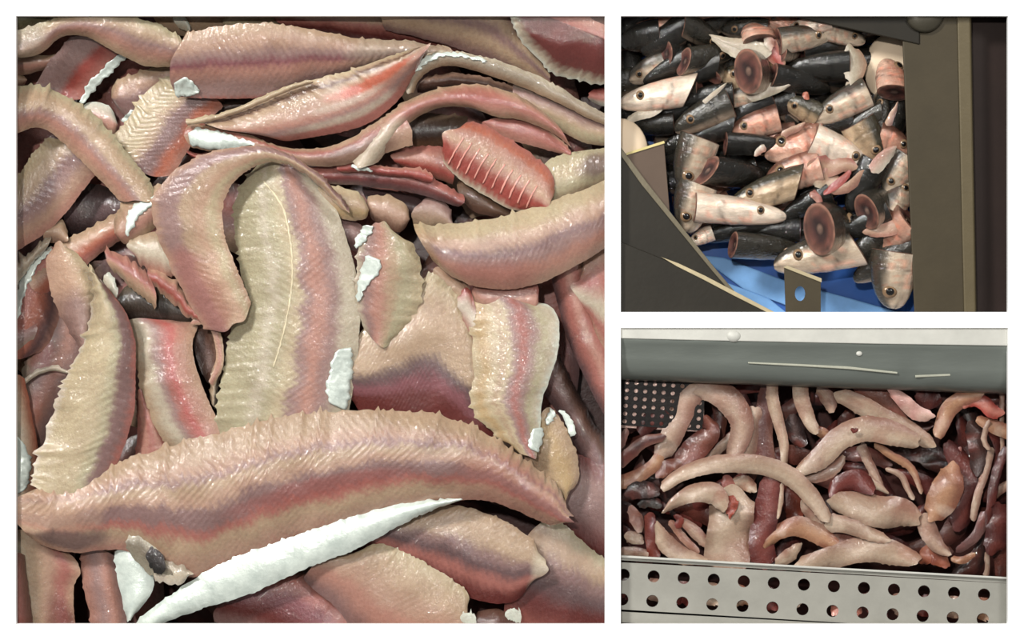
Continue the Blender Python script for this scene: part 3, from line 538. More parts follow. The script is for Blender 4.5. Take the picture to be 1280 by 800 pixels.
HP = [(0, .16), (.03, .34), (.10, .52), (.22, .70), (.40, .86), (.62, .96), (.82, 1.0), (1, 1.0)]
def hprof(t):
    for (a, ha), (b_, hb) in zip(HP, HP[1:]):
        if t <= b_: return ha + (hb - ha) * (t - a) / (b_ - a)
    return 1.0
KIND = {   # back, flank, belly, height of the back line, cut colour
    'dark':   ((52, 50, 44), (84, 76, 66), (176, 158, 140), -.35),
    'black':  ((34, 33, 30), (46, 43, 38), (90, 76, 66), -.6),
    'silver': ((70, 66, 58), (196, 180, 160), (226, 208, 190), .45),
    'white':  ((196, 180, 164), (236, 222, 206), (226, 204, 188), .8),
    'gold':   ((66, 62, 50), (172, 150, 122), (206, 184, 156), .3),
    'pink':   ((110, 78, 66), (196, 150, 130), (214, 178, 160), .5)}
NU, NR = 30, 24
def head_mesh(kind, slant, sd):
    back, flank, belly, line = KIND[kind]; back, flank, belly = lin(back), lin(flank), lin(belly)
    V = []; cl = []
    for i in range(NU):
        t = (i / (NU - 1)) ** 1.25
        h = hprof(t); wd = h * .62 + .03
        drop = -.22 * (1 - t) ** 2
        for k in range(NR):
            th = 2 * math.pi * k / NR
            z = math.sin(th); y = math.cos(th)
            gill = .035 * math.exp(-((t - .66 + .10 * z * z) / .05) ** 2) * (1 if z < .55 else .2)
            mouth = -.06 * math.exp(-((z + .35 + 1.1 * (t - .1)) / .12) ** 2) * max(0, 1 - t / .34)
            r = 1 + gill + mouth
            x = t - .5 + slant * z * t
            zz = z * h * .5 * r + drop * .5
            V.append((x, y * wd * .5 * r, zz))
            q = z + .12 * noise.noise((t * 4, z * 2, sd))
            f = max(0, min(1, (q - line + .12) / .24)); g = max(0, min(1, (-q - .35) / .4))
            c = [a + (b_ - a) * f for a, b_ in zip([fl + (be - fl) * g for fl, be in zip(flank, belly)], back)]
            n = noise.noise((t * 7, y * 5, z * 5 + sd)); s = 1 + .45 * n
            if kind in ('pink', 'white', 'silver') and n > .15 and .4 < t < .9: c = [c[0] * 1.02, c[1] * .78, c[2] * .74]
            dk = 1 - .55 * math.exp(-((t - .735 + .10 * z * z) / .022) ** 2) * (z < .5) - .6 * max(0, -mouth / .06) - .25 * math.exp(-((t - .45 + .06 * z) / .03) ** 2) * (z < .1); c = [x_ * dk for x_ in c]  # crease shade behind the gill cover and at the mouth, put into the colour
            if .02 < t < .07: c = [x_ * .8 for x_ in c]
            cl.append([x_ * s for x_ in c])
    F = []
    for i in range(NU - 1):
        for k in range(NR): a = i * NR + k; b_ = i * NR + (k + 1) % NR; F.append((a, b_, b_ + NR, a + NR))
    F.append(tuple(range(NR - 1, -1, -1)))
    me = pydata('fish_head', V, F, True)
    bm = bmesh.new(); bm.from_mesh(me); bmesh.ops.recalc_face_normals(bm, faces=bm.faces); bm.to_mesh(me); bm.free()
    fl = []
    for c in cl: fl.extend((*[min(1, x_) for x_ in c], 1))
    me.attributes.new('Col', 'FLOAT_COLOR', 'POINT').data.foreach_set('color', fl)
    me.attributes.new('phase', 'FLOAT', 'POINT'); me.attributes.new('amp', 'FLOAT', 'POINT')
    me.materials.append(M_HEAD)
    # cut face: pink rim, dark gullet, a little hollow
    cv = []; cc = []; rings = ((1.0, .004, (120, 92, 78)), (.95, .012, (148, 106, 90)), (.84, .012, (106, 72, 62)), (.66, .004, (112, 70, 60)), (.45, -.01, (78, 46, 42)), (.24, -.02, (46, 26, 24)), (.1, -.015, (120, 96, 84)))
    for r, dx, colr in rings:
        for k in range(NR):
            b0 = V[(NU - 1) * NR + k]; cv.append((b0[0] * 1 + dx - slant * (1 - r) * math.sin(2 * math.pi * k / NR), b0[1] * r, b0[2] * r))
            l = lin(colr); s = 1 + 1.0 * noise.noise((b0[1] * 7 * r, b0[2] * 7 * r, sd)); cc.append([x_ * s for x_ in l])
    cf = []
    for i in range(len(rings) - 1):
        for k in range(NR): a = i * NR + k; b_ = i * NR + (k + 1) % NR; cf.append((a, b_, b_ + NR, a + NR))
    cf.append(tuple((len(rings) - 1) * NR + k for k in range(NR)))
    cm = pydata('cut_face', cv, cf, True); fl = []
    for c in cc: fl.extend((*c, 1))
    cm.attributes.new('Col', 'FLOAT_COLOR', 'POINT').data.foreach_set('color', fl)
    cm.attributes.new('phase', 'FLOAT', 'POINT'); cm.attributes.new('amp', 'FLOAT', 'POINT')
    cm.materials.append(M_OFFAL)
    return me, cm
def dome(name, r, hgt, m, inner=0.0):
    v = [(0, 0, hgt)]; f = []
    for i, (rr, hh) in enumerate(((.5, .86), (.85, .5), (1, 0))):
        for k in range(14): a = 2 * math.pi * k / 14; v.append((r * rr * math.cos(a), r * rr * math.sin(a), hgt * hh))
    for k in range(14): f.append((0, 1 + k, 1 + (k + 1) % 14))
    for i in range(2):
        for k in range(14): a = 1 + i * 14 + k; b_ = 1 + i * 14 + (k + 1) % 14; f.append((a, a + 14, b_ + 14, b_))
    me = pydata(name, v, f, True); me.materials.append(m); return me
EYE = dome('eye', .10, .035, M_IRIS); PUP = dome('pupil', .066, .03, M_PUPIL)
HM = {}
for kd in KIND:
    for sl in (-.10, .0, .14): HM[kd, sl] = head_mesh(kd, sl, len(HM) * 3.7)
def head(px, py, L, H, ang, kind, z, label, roll=20, tilt=4, slant=0.0, eye=True, group='fish heads on the blue belt'):
    me, cm = HM[kind, slant]
    o = bpy.data.objects.new('fish_head', me); col.objects.link(o)  # one severed fish head
    a = math.radians(ang); d = Vector((math.cos(a), math.sin(a), 0))
    ti = math.radians(tilt); X = -d * math.cos(ti) + Vector((0, 0, 1)) * math.sin(ti)
    up = Vector((-d.y, d.x, 0));
    if up.y < 0 or (abs(up.y) < .2 and up.x < 0): up = -up
    nrm = X.cross(up); nrm = nrm if nrm.z > 0 else -nrm; nrm.normalize()
    ro = math.radians(roll); Zv = (up * math.cos(ro) + nrm * math.sin(ro)); Zv = (Zv - X * Zv.dot(X)).normalized(); Y = Zv.cross(X)
    R = Matrix((X, Y, Zv)).transposed().to_4x4()
    o.matrix_world = Matrix.Translation(P(px, py, z)) @ R @ Matrix.Diagonal((L * S * 1.08, H * S * 1.25, H * S * 1.2, 1))
    tag(o, label, 'fish head', group)
    c = bpy.data.objects.new('cut_face', cm); col.objects.link(c); c.parent = o
    if eye:
        for sd in (1, -1):
            e = bpy.data.objects.new('eye', EYE); col.objects.link(e); e.parent = o
            t = .30; h = hprof(t); zz = .13
            yy = math.sqrt(1 - (zz * 2 / h * .5 + .1) ** 2) * (h * .62 + .03) * .5
            k = L / H
            e.matrix_local = Matrix.Translation((t - .5, sd * (yy - .004), zz * h - .04)) @ Matrix.Rotation(math.radians(-sd * 84), 4, 'X') @ Matrix.Rotation(math.radians(0), 4, 'Y') @ Matrix.Diagonal((1.5 / k, 1.5, 1.5, 1))
            p = bpy.data.objects.new('pupil', PUP); col.objects.link(p); p.parent = e; p.matrix_local = Matrix.Translation((0, 0, .014))
    return o
ZONE = {(0, 0): 'in the upper left of the pile', (1, 0): 'near the red gills', (2, 0): 'below the slanting beam', (0, 1): 'beside the brown plate', (1, 1): 'in the middle of the pile', (2, 1): 'toward the post',
        (0, 2): 'just above the steel guard', (1, 2): 'behind the front row on the belt', (2, 2): 'low beside the post'}
KW = {'black': 'black', 'dark': 'dark grey', 'pink': 'brownish pink'}
for i in range(104):      # lower layers, seen between the others
    q = i % 52
    px = 800 + (q % 9) * 42 + random.uniform(-12, 12); py = 26 + (q // 9) * 47 + random.uniform(-14, 14) + (16 if i > 51 else 0)
    if px < 790 + max(0, py - 150) * .75 or py > 300: continue
    kd = random.choice(['black', 'black', 'black', 'dark', 'pink'])
    zn = ZONE[min(2, int((px - 780) / 120)), min(2, int((py - 20) / 100))]
    head(px, py, random.uniform(54, 68), random.uniform(30, 36), random.choice([180, 200, 160, 0, 20, -20]) + random.uniform(-12, 12), kd, (-92 if i < 52 else -76) + 3 * (i % 3),
         KW[kd] + ' half-buried fish head ' + zn, roll=random.uniform(0, 60), eye=False, group='half buried fish heads')
for q, (px, py, an) in enumerate(((791, 40, 84), (790, 78, 97), (792, 112, 88), (793, 146, 93))):
    head(px, py, 46, 26, an, 'black', -84, 'upright black fish head against the left wall, ' + ['topmost', 'second from the top', 'third from the top', 'lowest'][q] + ' of four', roll=20, eye=False, group='half buried fish heads')
HEADS = [
 (800, 46, 46, 36, 185, 'black', -60, 'black head at the top left corner, its cut end square to the right', 35, 6, 0),
 (828, 48, 58, 34, 205, 'black', -56, 'black head slanting down left, second from the top left corner', 30, 5, .14),
 (828, 29, 64, 22, 184, 'pink', -62, 'long pale belly-up head on the top edge at the left', -60, 3, 0),
 (879, 42, 58, 30, -22, 'dark', -54, 'dark head whose brown cut face looks left, near the white fin', 40, 24, .14),
 (930, 36, 54, 28, 172, 'dark', -56, 'grey head with a pink cut end toward the red gills, top middle', 35, 6, 0),
 (870, 26, 50, 22, 200, 'pink', -70, 'pinkish head on the top edge above the white fin', 10, 4, 0),
 (908, 26, 54, 22, 20, 'dark', -70, 'brownish head on the top edge left of the grey one', 30, 4, 0),
 (886, 70, 66, 30, 15, 'dark', -46, 'shiny dark head with a large brown cut face at its left, upper left', 40, 20, -.10),
 (850, 66, 46, 28, 10, 'black', -62, 'head behind the shiny dark one, only its brown cut face showing', 20, 40, 0),
 (808, 88, 46, 30, 200, 'silver', -58, 'small silver head with a bright glint under the corner heads', 25, 6, 0),
 (832, 87, 60, 27, 205, 'black', -50, 'wedge-shaped black head with a pale rim, left of its twin', 40, 8, .14),
 (864, 94, 62, 27, 200, 'black', -46, 'wedge-shaped black head lying right of its twin', 40, 8, .14),
 (896, 84, 34, 24, 60, 'dark', -56, 'small dark head standing on end beside the brown disc', 20, 40, 0),
 (948, 90, 56, 48, 8, 'dark', -38, 'head turned away showing a big dark brown oval cut face', 0, 58, 0),
 (926, 98, 46, 34, 150, 'gold', -50, 'golden silver head tucked left of the brown oval cut face', 15, 4, 0),
 (924, 121, 46, 24, 190, 'silver', -46, 'silver head with a small eye below the brown oval', 20, 4, 0),
 (818, 119, 84, 34, 188, 'white', -36, 'big white and pink head at the left edge', 5, 2, .14),
 (882, 122, 64, 30, 185, 'black', -46, 'black head with a white glint along its top, left of the silver one', 35, 5, 0),
 (856, 119, 40, 30, 185, 'dark', -58, 'brownish cut end behind the big white head', 10, 30, 0),
 (877, 144, 72, 34, 203, 'dark', -40, 'dark head with golden cheek and round eye, left middle', 12, 4, 0),
 (838, 141, 52, 28, 200, 'black', -60, 'black head under the big white one', 30, 4, 0),
 (816, 156, 48, 26, 182, 'black', -54, 'black glinting head above the white round lid', 40, 4, 0),
 (884, 166, 58, 28, 195, 'black', -50, 'black head below the golden cheeked one', 30, 6, .14),
 (856, 176, 60, 32, 200, 'black', -62, 'black head left of the square cut one', 30, 4, 0),
 (938, 136, 56, 28, 205, 'black', -52, 'black head sloping down left under the silver ones', 30, 5, 0),
 (942, 155, 60, 32, 195, 'pink', -50, 'reddish head with a dark eye in the middle of the pile', 10, 4, 0),
 (948, 40, 30, 40, 100, 'pink', -52, 'pale pink head end next to the red gills', -20, 30, 0),
 (1006, 46, 68, 30, 12, 'silver', -46, 'silver and black head lying below the white one at the top', 25, 14, 0),
 (986, 60, 40, 30, 10, 'dark', -52, 'brown cut face leaning under the silver and black head', 10, 48, 0),
 (1008, 32, 56, 24, 195, 'white', -52, 'white head in front of the slanting beam', -10, 6, 0),
 (1056, 42, 52, 26, -14, 'silver', -56, 'brownish silver head at the foot of the slanting beam', 20, 6, 0),
 (976, 28, 48, 24, 160, 'pink', -64, 'pink head at the top edge left of the white one', 0, 6, 0),
 (1030, 60, 52, 26, 10, 'black', -62, 'black head in the shade left of the pale triangle flap', 40, 6, 0),
 (1020, 84, 76, 36, 182, 'black', -46, 'long black head with a copper glint on top, upper right', 35, 4, 0),
 (1002, 102, 78, 30, -8, 'black', -42, 'black head with a brown ring-shaped cut end at its left', 35, 20, 0),
 (968, 131, 50, 28, 190, 'black', -56, 'black head under the pale strap in the middle', 35, 4, 0),
 (1003, 134, 44, 30, 150, 'gold', -46, 'golden snout lying left of the bright silver head', 40, 4, 0),
 (1050, 131, 70, 34, 205, 'silver', -38, 'bright silver head with a round eye, upper right', 10, 4, 0),
 (1034, 158, 60, 30, 190, 'black', -54, 'black head under the bright silver one', 30, 4, 0),
 (1072, 156, 54, 30, 205, 'dark', -50, 'dark greyish head with a pale rim right of the black one', 35, 8, .14),
 (1116, 96, 46, 40, 90, 'pink', -44, 'brown oval end in front of the cream guard by the post', -20, 30, 0),
 (1100, 142, 60, 26, 80, 'dark', -50, 'dark head standing upright beside the post', 40, 6, 0),
 (1124, 138, 50, 26, 70, 'black', -54, 'black head standing upright against the post', 20, 6, 0),
 (863, 206, 66, 46, 250, 'silver', -40, 'upright silver and black head with an amber eye by the brown plate', 20, 4, 0),
 (922, 217, 86, 36, -3, 'black', -44, 'long black head with a pink oval cut face at its left', 40, 26, -.10),
 (945, 180, 72, 28, 0, 'black', -46, 'square cut black head in the middle of the pile', 45, 5, 0),
 (955, 239, 84, 36, 196, 'gold', -36, 'grey-gold head with a black ringed eye, centre left', 0, 4, .14),
 (926, 263, 108, 32, -4, 'white', -30, 'long white and pink head lying across, lower left', 5, 4, 0),
 (862, 259, 58, 44, 250, 'silver', -42, 'silver head with a dim eye beside the steel plate', 10, 4, 0),
 (876, 296, 30, 18, 200, 'white', -58, 'small white snout beside the steel plate edge', 0, 4, 0),
 (918, 288, 90, 26, 190, 'black', -58, 'long black head under the long white one', 35, 4, 0),
 (962, 309, 92, 32, -3, 'dark', -50, 'dark purple body end with a raw cut face, lying on the belt', 40, 16, 0),
 (962, 288, 70, 28, 180, 'black', -56, 'black head behind the dark purple body end', 35, 4, 0),
 (992, 180, 72, 44, 190, 'pink', -50, 'broad brownish pink cheek in the middle right', -10, 4, 0),
 (1052, 190, 76, 36, -22, 'white', -38, 'cream white head with eye, right of the brownish cheek', 10, 4, 0),
 (1086, 178, 54, 40, -60, 'gold', -42, 'grey head with a round eye above the cream white one', 10, 4, 0),
 (1118, 178, 44, 34, -20, 'pink', -46, 'pinkish head against the post, beside the grey one', 10, 4, 0),
 (990, 214, 66, 42, 195, 'pink', -44, 'plump cream body with a dark spot, centre', -5, 6, 0),
 (1076, 233, 66, 36, 240, 'black', -38, 'black head with a bright ridge leaning right, right middle', 25, 6, 0),
 (1119, 218, 50, 34, 235, 'silver', -40, 'silver head with an eye pressed against the post', 10, 4, 0),
 (1006, 256, 64, 28, 205, 'black', -46, 'black head with a pale ridge under the plump body', 35, 4, 0),
 (1100, 254, 62, 40, 30, 'dark', -38, 'dark head with a wide maroon cut face near the post', 10, 44, 0),
 (1124, 244, 46, 32, 60, 'silver', -42, 'glinting silver head at the post right of the maroon cut face', 20, 6, 0),
 (1042, 282, 66, 56, 15, 'dark', -34, 'big brown cut face turned to the viewer, lower middle', 10, 50, 0),
 (1080, 279, 62, 32, 205, 'black', -34, 'smooth black head right of the big brown cut face', 45, 5, 0),
 (1112, 292, 60, 40, 220, 'pink', -44, 'raw pink fleshy end near the post, lower right', -10, 30, 0),
 (1018, 318, 98, 42, 190, 'silver', -38, 'silver pink head lying on the belt above the bracket', 0, 3, -.10),
 (1082, 310, 56, 34, 215, 'dark', -50, 'dark olive head behind the belt-lying silver pink one', 30, 4, 0),
 (1108, 326, 88, 36, 205, 'dark', -46, 'brown head with a pale upper edge by the post', 25, 4, 0),
 (1114, 350, 66, 52, 262, 'silver', -32, 'snout-down silver head at the bottom right by the post', 5, 4, 0),
]
for h in HEADS:
    px, py, L, H, an, kd, z, lb, ro, ti, sl = h
    head(px, py, L, H, an, kd, z + 26 * max(0, min(1, (100 - py) / 90)), lb, ro, ti, sl, eye=kd != 'black')
def scrap(label, pts, hw, stops, z, name='fish_fin', cat='fish fin', **kw):
    kw.setdefault('amp', 0); kw.setdefault('mats', M_OFFAL)
    return tag(strap(name, pts, hw, stops, z, **kw), label, cat)
scrap('long white fin strap at the top middle, upper of two', [(888, 44), (905, 50), (930, 56), (962, 66)], [2, 5, 9, 10], '0:white 1:pale', -26)
scrap('short white fin strap at the top middle, lower of two', [(890, 46), (904, 58), (920, 66), (934, 72)], [2, 4, 6, 5], '0:pale 1:white', -24)
scrap('open red gills and mouth, top middle', [(956, 34), (962, 52), (970, 70), (980, 86)], [6, 12, 11, 4], '0:pink 0.3:red 0.6:coral 1:peach', -28, name='fish_gills', cat='fish gills')
scrap('white jaw piece beside the red gills', [(958, 44), (962, 54), (964, 62)], [4, 7, 4], '0:white 1:pink', -22, name='fish_jaw', cat='fish scrap')
scrap('white two-pronged fin right of the big white head', [(838, 112), (850, 106), (858, 98)], [6, 5, 1.5], '0:white 1:pale', -26)
scrap('white tail fin above the round lid', [(782, 152), (800, 144), (818, 138), (828, 132)], [3, 6, 7, 4], '0:white 1:pale', -36)
scrap('narrow white fin between the black heads, left middle', [(880, 128), (894, 116), (908, 104)], [3, 3, 1], '0:white 1:pale', -26)
scrap('pale strap with a dark slit in the middle', [(936, 122), (954, 114), (970, 110), (986, 106)], [7, 9, 7, 3], '0:pale 0.5:white 1:pale', -28)
scrap('pale triangular belly flap in front of the cream guard', [(1062, 58), (1068, 80), (1066, 104)], [8, 16, 8], '0:white 0.5:pale 1:peach', -32, name='belly_flap', cat='fish scrap', rnd=.3)
scrap('narrow pale flap below the triangular one', [(1062, 104), (1068, 116), (1074, 124)], [8, 5, 3], '0:pale 1:peach', -34, name='belly_flap', cat='fish scrap')
scrap('pink fin tip under the golden snout', [(978, 168), (992, 162), (1006, 154)], [4, 5, 1.5], '0:pink 1:peach', -28)
scrap('pale pink flap leaning right beside the cream white head', [(1090, 214), (1102, 200), (1112, 190), (1118, 184)], [8, 9, 8, 4], '0:white 1:pink', -18, name='belly_flap', cat='fish scrap')
scrap('pink guts heap, centre right', [(1014, 206), (1034, 208), (1052, 204), (1066, 208)], [10, 14, 12, 8], '0:pink 0.5:peach 1:rose', -30, name='fish_guts', cat='fish guts', lump=8)
scrap('pale crumpled guts under the pink ones', [(1016, 222), (1034, 224), (1048, 226)], [10, 14, 8], '0:pale 0.5:peach 1:pink', -30, name='fish_guts', cat='fish guts', lump=8)
scrap('bright red gill streak beside the guts', [(1030, 242), (1044, 232), (1056, 222), (1062, 214)], [3, 5, 5, 3], '0:coral 1:red', -20, name='gill_streak', cat='fish gills')
scrap('pinkish jaw strip under the red streak', [(1040, 240), (1056, 236), (1070, 226), (1080, 214)], [4, 6, 6, 4], '0:pink 1:peach', -22, name='fish_jaw', cat='fish scrap')
scrap('pink flesh tag near the black leaning head', [(1014, 240), (1022, 248), (1026, 256)], [5, 5, 3], '0:pink 1:rose', -24, name='flesh_tag', cat='fish scrap')
scrap('raw pink flesh tag below the smooth black head', [(1082, 290), (1096, 288), (1114, 284), (1130, 276)], [5, 9, 11, 8], '0:pink 0.5:peach 1:pink', -24, name='flesh_tag', cat='fish scrap', lump=5)
scrap('orange fleck above the golden snout', [(1006, 116), (1009, 124)], [4, 3], '0:orange 1:orange', -28, name='flesh_tag', cat='fish scrap')
scrap('small pale fin comb on the square cut head', [(944, 194), (950, 188), (956, 184)], [3, 4, 5], '0:pink 1:white', -26)
scrap('pink pointed fin standing by the post', [(1110, 156), (1116, 142), (1122, 128)], [5, 4, 1], '0:mauve 1:peach', -24)
# steel around the belt
def lid(name, cx, cy, rx, ry, z, label, cat):
    bm = bmesh.new(); rings = ((1, -10), (1, -2), (.96, 2), (.7, 6), (.3, 8)); vs = []
    for r, dz in rings: vs.append([bm.verts.new(P(cx + rx * r * math.cos(a * math.pi / 20), cy + ry * r * math.sin(a * math.pi / 20), z + dz)) for a in range(40)])
    for i in range(len(rings) - 1):
        for k in range(40): bm.faces.new((vs[i][k], vs[i][(k + 1) % 40], vs[i + 1][(k + 1) % 40], vs[i + 1][k]))
    bm.faces.new(vs[-1]); bm.faces.new(vs[0][::-1])
    return tag(finish(bm, name, M_PLASTIC, smooth=True), label, cat)
lid('plastic_disc', 776, 190, 34, 42, -34, 'white round lid behind the steel plates at the left edge', 'lid')
lid('plastic_guard', 1118, 86, 38, 46, -62, 'cream rounded guard behind the post', 'guard')
bp_ = prism('brown_plate', [(760, 199), (783, 192), (830, 177), (837, 262), (837, 300), (760, 300)], -30, -24, M_BROWNST, bevel=.6); bp_.name = 'steel_plate'
tag(bp_, 'brownish steel plate standing behind the dark sloping guard', 'steel plate')
bp_.data.materials[0] = plain('mauve_brown_plate', (92, 76, 64), 0.5, 0.1, .06, 40, .3)
prism('plate_edge', [(783, 191), (830, 176), (831, 179), (783, 194)], -25, -22, plain('yellow_edge', (206, 190, 130), .4), bp_)
g1 = prism('steel_guard', [(750, 160), (776, 186), (806, 228), (850, 284), (890, 334), (922, 372), (940, 396), (750, 396)], -22, -16, M_DARKST, bevel=1)
tag(g1, 'dark sloping steel guard at the lower left', 'steel guard')
prism('guard_rim', [(776, 184), (808, 227), (852, 283), (892, 333), (924, 371), (920, 373), (888, 336), (847, 286), (802, 231), (772, 189)], -17, -14, plain('dull_rim', (104, 96, 78), .4, .2), g1, bevel=.5)
g2 = prism('steel_guard', [(750, 300), (825, 322), (846, 330), (880, 346), (920, 366), (968, 390), (980, 396), (750, 396)], -12, -8, M_DARKST, bevel=1)
tag(g2, 'lower steel guard with a pale upper edge at the lower left', 'steel guard')
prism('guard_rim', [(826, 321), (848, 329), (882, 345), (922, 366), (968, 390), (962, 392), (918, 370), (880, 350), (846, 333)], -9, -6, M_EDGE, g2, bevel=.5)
# bracket with a hole
bm = bmesh.new(); cx, cy, r = 1000, 367, 8; outer = []; n = 24
quad = [(980, 334), (1026, 351), (1026, 396), (982, 396)]
def ray(a):
    dx, dy = math.cos(a), math.sin(a); best = 1e9
    for (x0, y0), (x1, y1) in zip(quad, quad[1:] + quad[:1]):
        ex, ey = x1 - x0, y1 - y0; dd = dx * ey - dy * ex
        if abs(dd) < 1e-9: continue
        t = ((x0 - cx) * ey - (y0 - cy) * ex) / dd; q = ((x0 - cx) * dy - (y0 - cy) * dx) / dd
        if t > 0 and -1e-6 <= q <= 1 + 1e-6: best = min(best, t)
    return (cx + dx * best, cy + dy * best)
angs = sorted([2 * math.pi * k / n for k in range(n)] + [math.atan2(y - cy, x - cx) % (2 * math.pi) for x, y in quad]); n = len(angs)
rg = [[bm.verts.new(P(*ray(a), z)) for a in angs] for z in (-20, -14)]; ri = [[bm.verts.new(P(cx + r * .8 * math.cos(a), cy + r * 1.15 * math.sin(a), z)) for a in angs] for z in (-20, -14)]
for k in range(n):
    j = (k + 1) % n
    bm.faces.new((rg[1][k], rg[1][j], ri[1][j], ri[1][k])); bm.faces.new((rg[0][j], rg[0][k], ri[0][k], ri[0][j])); bm.faces.new((rg[0][k], rg[0][j], rg[1][j], rg[1][k])); bm.faces.new((ri[0][j], ri[0][k], ri[1][k], ri[1][j]))
br = tag(finish(bm, 'steel_bracket', M_OLIVE), 'steel bracket with a drilled hole in front of the belt', 'bracket')
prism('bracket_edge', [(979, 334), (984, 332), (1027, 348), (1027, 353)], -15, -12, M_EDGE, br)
# post
post = tag(prism('steel_post', [(1126, 8), (1214, 8), (1221, 400), (1143, 400)], -40, -14, M_OLIVE, bevel=2), 'olive grey steel post on the right of the fish heads', 'steel post')
prism('post_corner', [(1196, 8), (1213, 8), (1220, 400), (1205, 400)], -15, -11, plain('olive_edge', (94, 84, 62), .4, .1, .06), post, bevel=2)
tag(prism('dark_panel', [(1206, 8), (1300, 8), (1300, 400), (1206, 400)], -60, -48, M_BROWNST), 'dark brown panel right of the steel post', 'panel')
beam = tag(prism('slanting_beam', [(940, -10), (1150, -10), (1150, 56), (1128, 51), (1060, 36), (986, 20)], -26, -12, M_DARKST, bevel=1.5), 'dark slanting steel beam along the top of the post', 'steel beam')
bm = bmesh.new(); vs = []
for r, z in ((24, -14), (24, -9), (20, -6), (8, -4)): vs.append([bm.verts.new(P(1156 + r * math.cos(k * math.pi / 12), 18 + r * .95 * math.sin(k * math.pi / 12), z)) for k in range(24)])
for i in range(3):
    for k in range(24): bm.faces.new((vs[i][k], vs[i][(k + 1) % 24], vs[i + 1][(k + 1) % 24], vs[i + 1][k]))
bm.faces.new(vs[-1]); finish(bm, 'bolt_head', plain('grey_bolt', (66, 62, 52), .4, .2), post, smooth=True)

CELL[:] = [771.5, 1388, 404, 908]
# ------------------------------------------------------------------ lower right picture: offcuts in a perforated steel trough
def scrap2(label, pts, hw, stops, z, name='fish_offcut', cat='fish offcut', group='offcuts in the steel trough', **kw):
    stops = [(v, tuple(x * .93 for x in c)) for v, c in stops]; kw.setdefault('mats', M_OFFAL); kw.setdefault('amp', 0.12); kw.setdefault('under', (130, 90, 80))
    if 'tints' not in kw: kw['tints'] = [(random.random(), random.random(), random.uniform(.06, .2), random.uniform(.2, .5), random.choice([(150, 96, 80), (120, 70, 60), (206, 190, 174), (200, 182, 166)]) if sum(stops[0][1]) > 330 else (120, 62, 54), random.uniform(.15, .45)) for _ in range(4)]
    return tag(strap(name, pts, hw, stops, z, **kw), label, cat, group)
PAL = [(0, (164, 138, 120)), (.3, (194, 174, 154)), (.6, (182, 158, 138)), (1, (156, 122, 106))]
PAL2 = [(0, (150, 120, 106)), (.4, (184, 158, 140)), (1, (142, 106, 94))]
TANO = [(0, (160, 116, 90)), (.5, (184, 142, 112)), (1, (142, 92, 74))]
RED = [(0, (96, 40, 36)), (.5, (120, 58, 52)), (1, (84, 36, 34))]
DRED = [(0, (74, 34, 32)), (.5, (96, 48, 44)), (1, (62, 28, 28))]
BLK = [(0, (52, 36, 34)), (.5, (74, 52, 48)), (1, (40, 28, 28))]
for i in range(60):
    px = 780 + (i % 10) * 52 + random.uniform(-15, 15); py = 480 + (i // 10) * 42 + random.uniform(-12, 12); a = random.uniform(0, 3.14); l = random.uniform(28, 46)
    ci = random.randrange(5); zx = min(3, int((px - 776) / 122)); zy = min(2, int((py - 470) / 85))
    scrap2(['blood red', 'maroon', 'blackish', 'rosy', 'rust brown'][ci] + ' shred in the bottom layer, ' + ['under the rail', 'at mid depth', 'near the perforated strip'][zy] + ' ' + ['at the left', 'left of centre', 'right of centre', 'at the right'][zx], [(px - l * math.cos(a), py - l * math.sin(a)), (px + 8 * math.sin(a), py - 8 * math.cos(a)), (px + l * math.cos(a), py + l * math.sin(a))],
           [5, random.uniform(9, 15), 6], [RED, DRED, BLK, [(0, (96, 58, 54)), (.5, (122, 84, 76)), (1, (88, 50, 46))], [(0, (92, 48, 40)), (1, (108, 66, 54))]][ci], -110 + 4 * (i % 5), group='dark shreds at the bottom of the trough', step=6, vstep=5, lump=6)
scrap2('wide pale loop folded over under the rail, its left leg', [(880, 482), (862, 494), (850, 520), (838, 548), (826, 570)], [14, 17, 15, 14, 12], PAL2, -58)
scrap2('wide pale loop folded over under the rail, its right leg', [(872, 486), (896, 490), (916, 506), (928, 530), (922, 556), (914, 574)], [12, 16, 17, 15, 13, 9], PAL2, -54)
scrap2('thin pale strip slanting under the wide loop', [(924, 540), (900, 560), (884, 576), (872, 590)], [8, 6, 5, 4], PAL2, -66)
scrap2('pale upright strip left of the lilac one', [(944, 510), (938, 540), (934, 574)], [10, 11, 10], PAL2, -62)
scrap2('dark lilac upright strip under the rail', [(962, 478), (956, 510), (954, 545), (958, 580)], [10, 11, 12, 12], [(0, (110, 72, 66)), (.5, (92, 60, 58)), (1, (126, 88, 78))], -64)
scrap2('narrow pale strip curving down right of the lilac one', [(966, 478), (966, 500), (974, 530), (980, 556), (980, 582)], [7, 8, 7, 6, 4], PAL, -52)
scrap2('pale strip hanging from the rail, middle', [(1000, 476), (1002, 500), (1012, 526), (1020, 540)], [10, 10, 9, 6], PAL, -52)
scrap2('orange scrap at the end of the hanging middle strip', [(1018, 536), (1030, 542), (1040, 548)], [5, 7, 4], TANO, -58)
scrap2('blackish clot between the hanging strips', [(990, 520), (994, 540), (1004, 556)], [8, 12, 8], BLK, -70)
scrap2('small pale strip under the rail right of the hanging one', [(1024, 484), (1036, 500), (1040, 514)], [7, 10, 6], PAL2, -66)
scrap2('stout pale strip slanting right under the rail', [(1046, 492), (1076, 506), (1104, 522), (1136, 538), (1166, 556)], [9, 12, 12, 12, 8], PAL, -52)
scrap2('rosy strip above the stout slanting one', [(1070, 486), (1096, 496), (1116, 512), (1130, 526)], [7, 12, 14, 10], [(0, (150, 104, 90)), (1, (130, 84, 74))], -64)
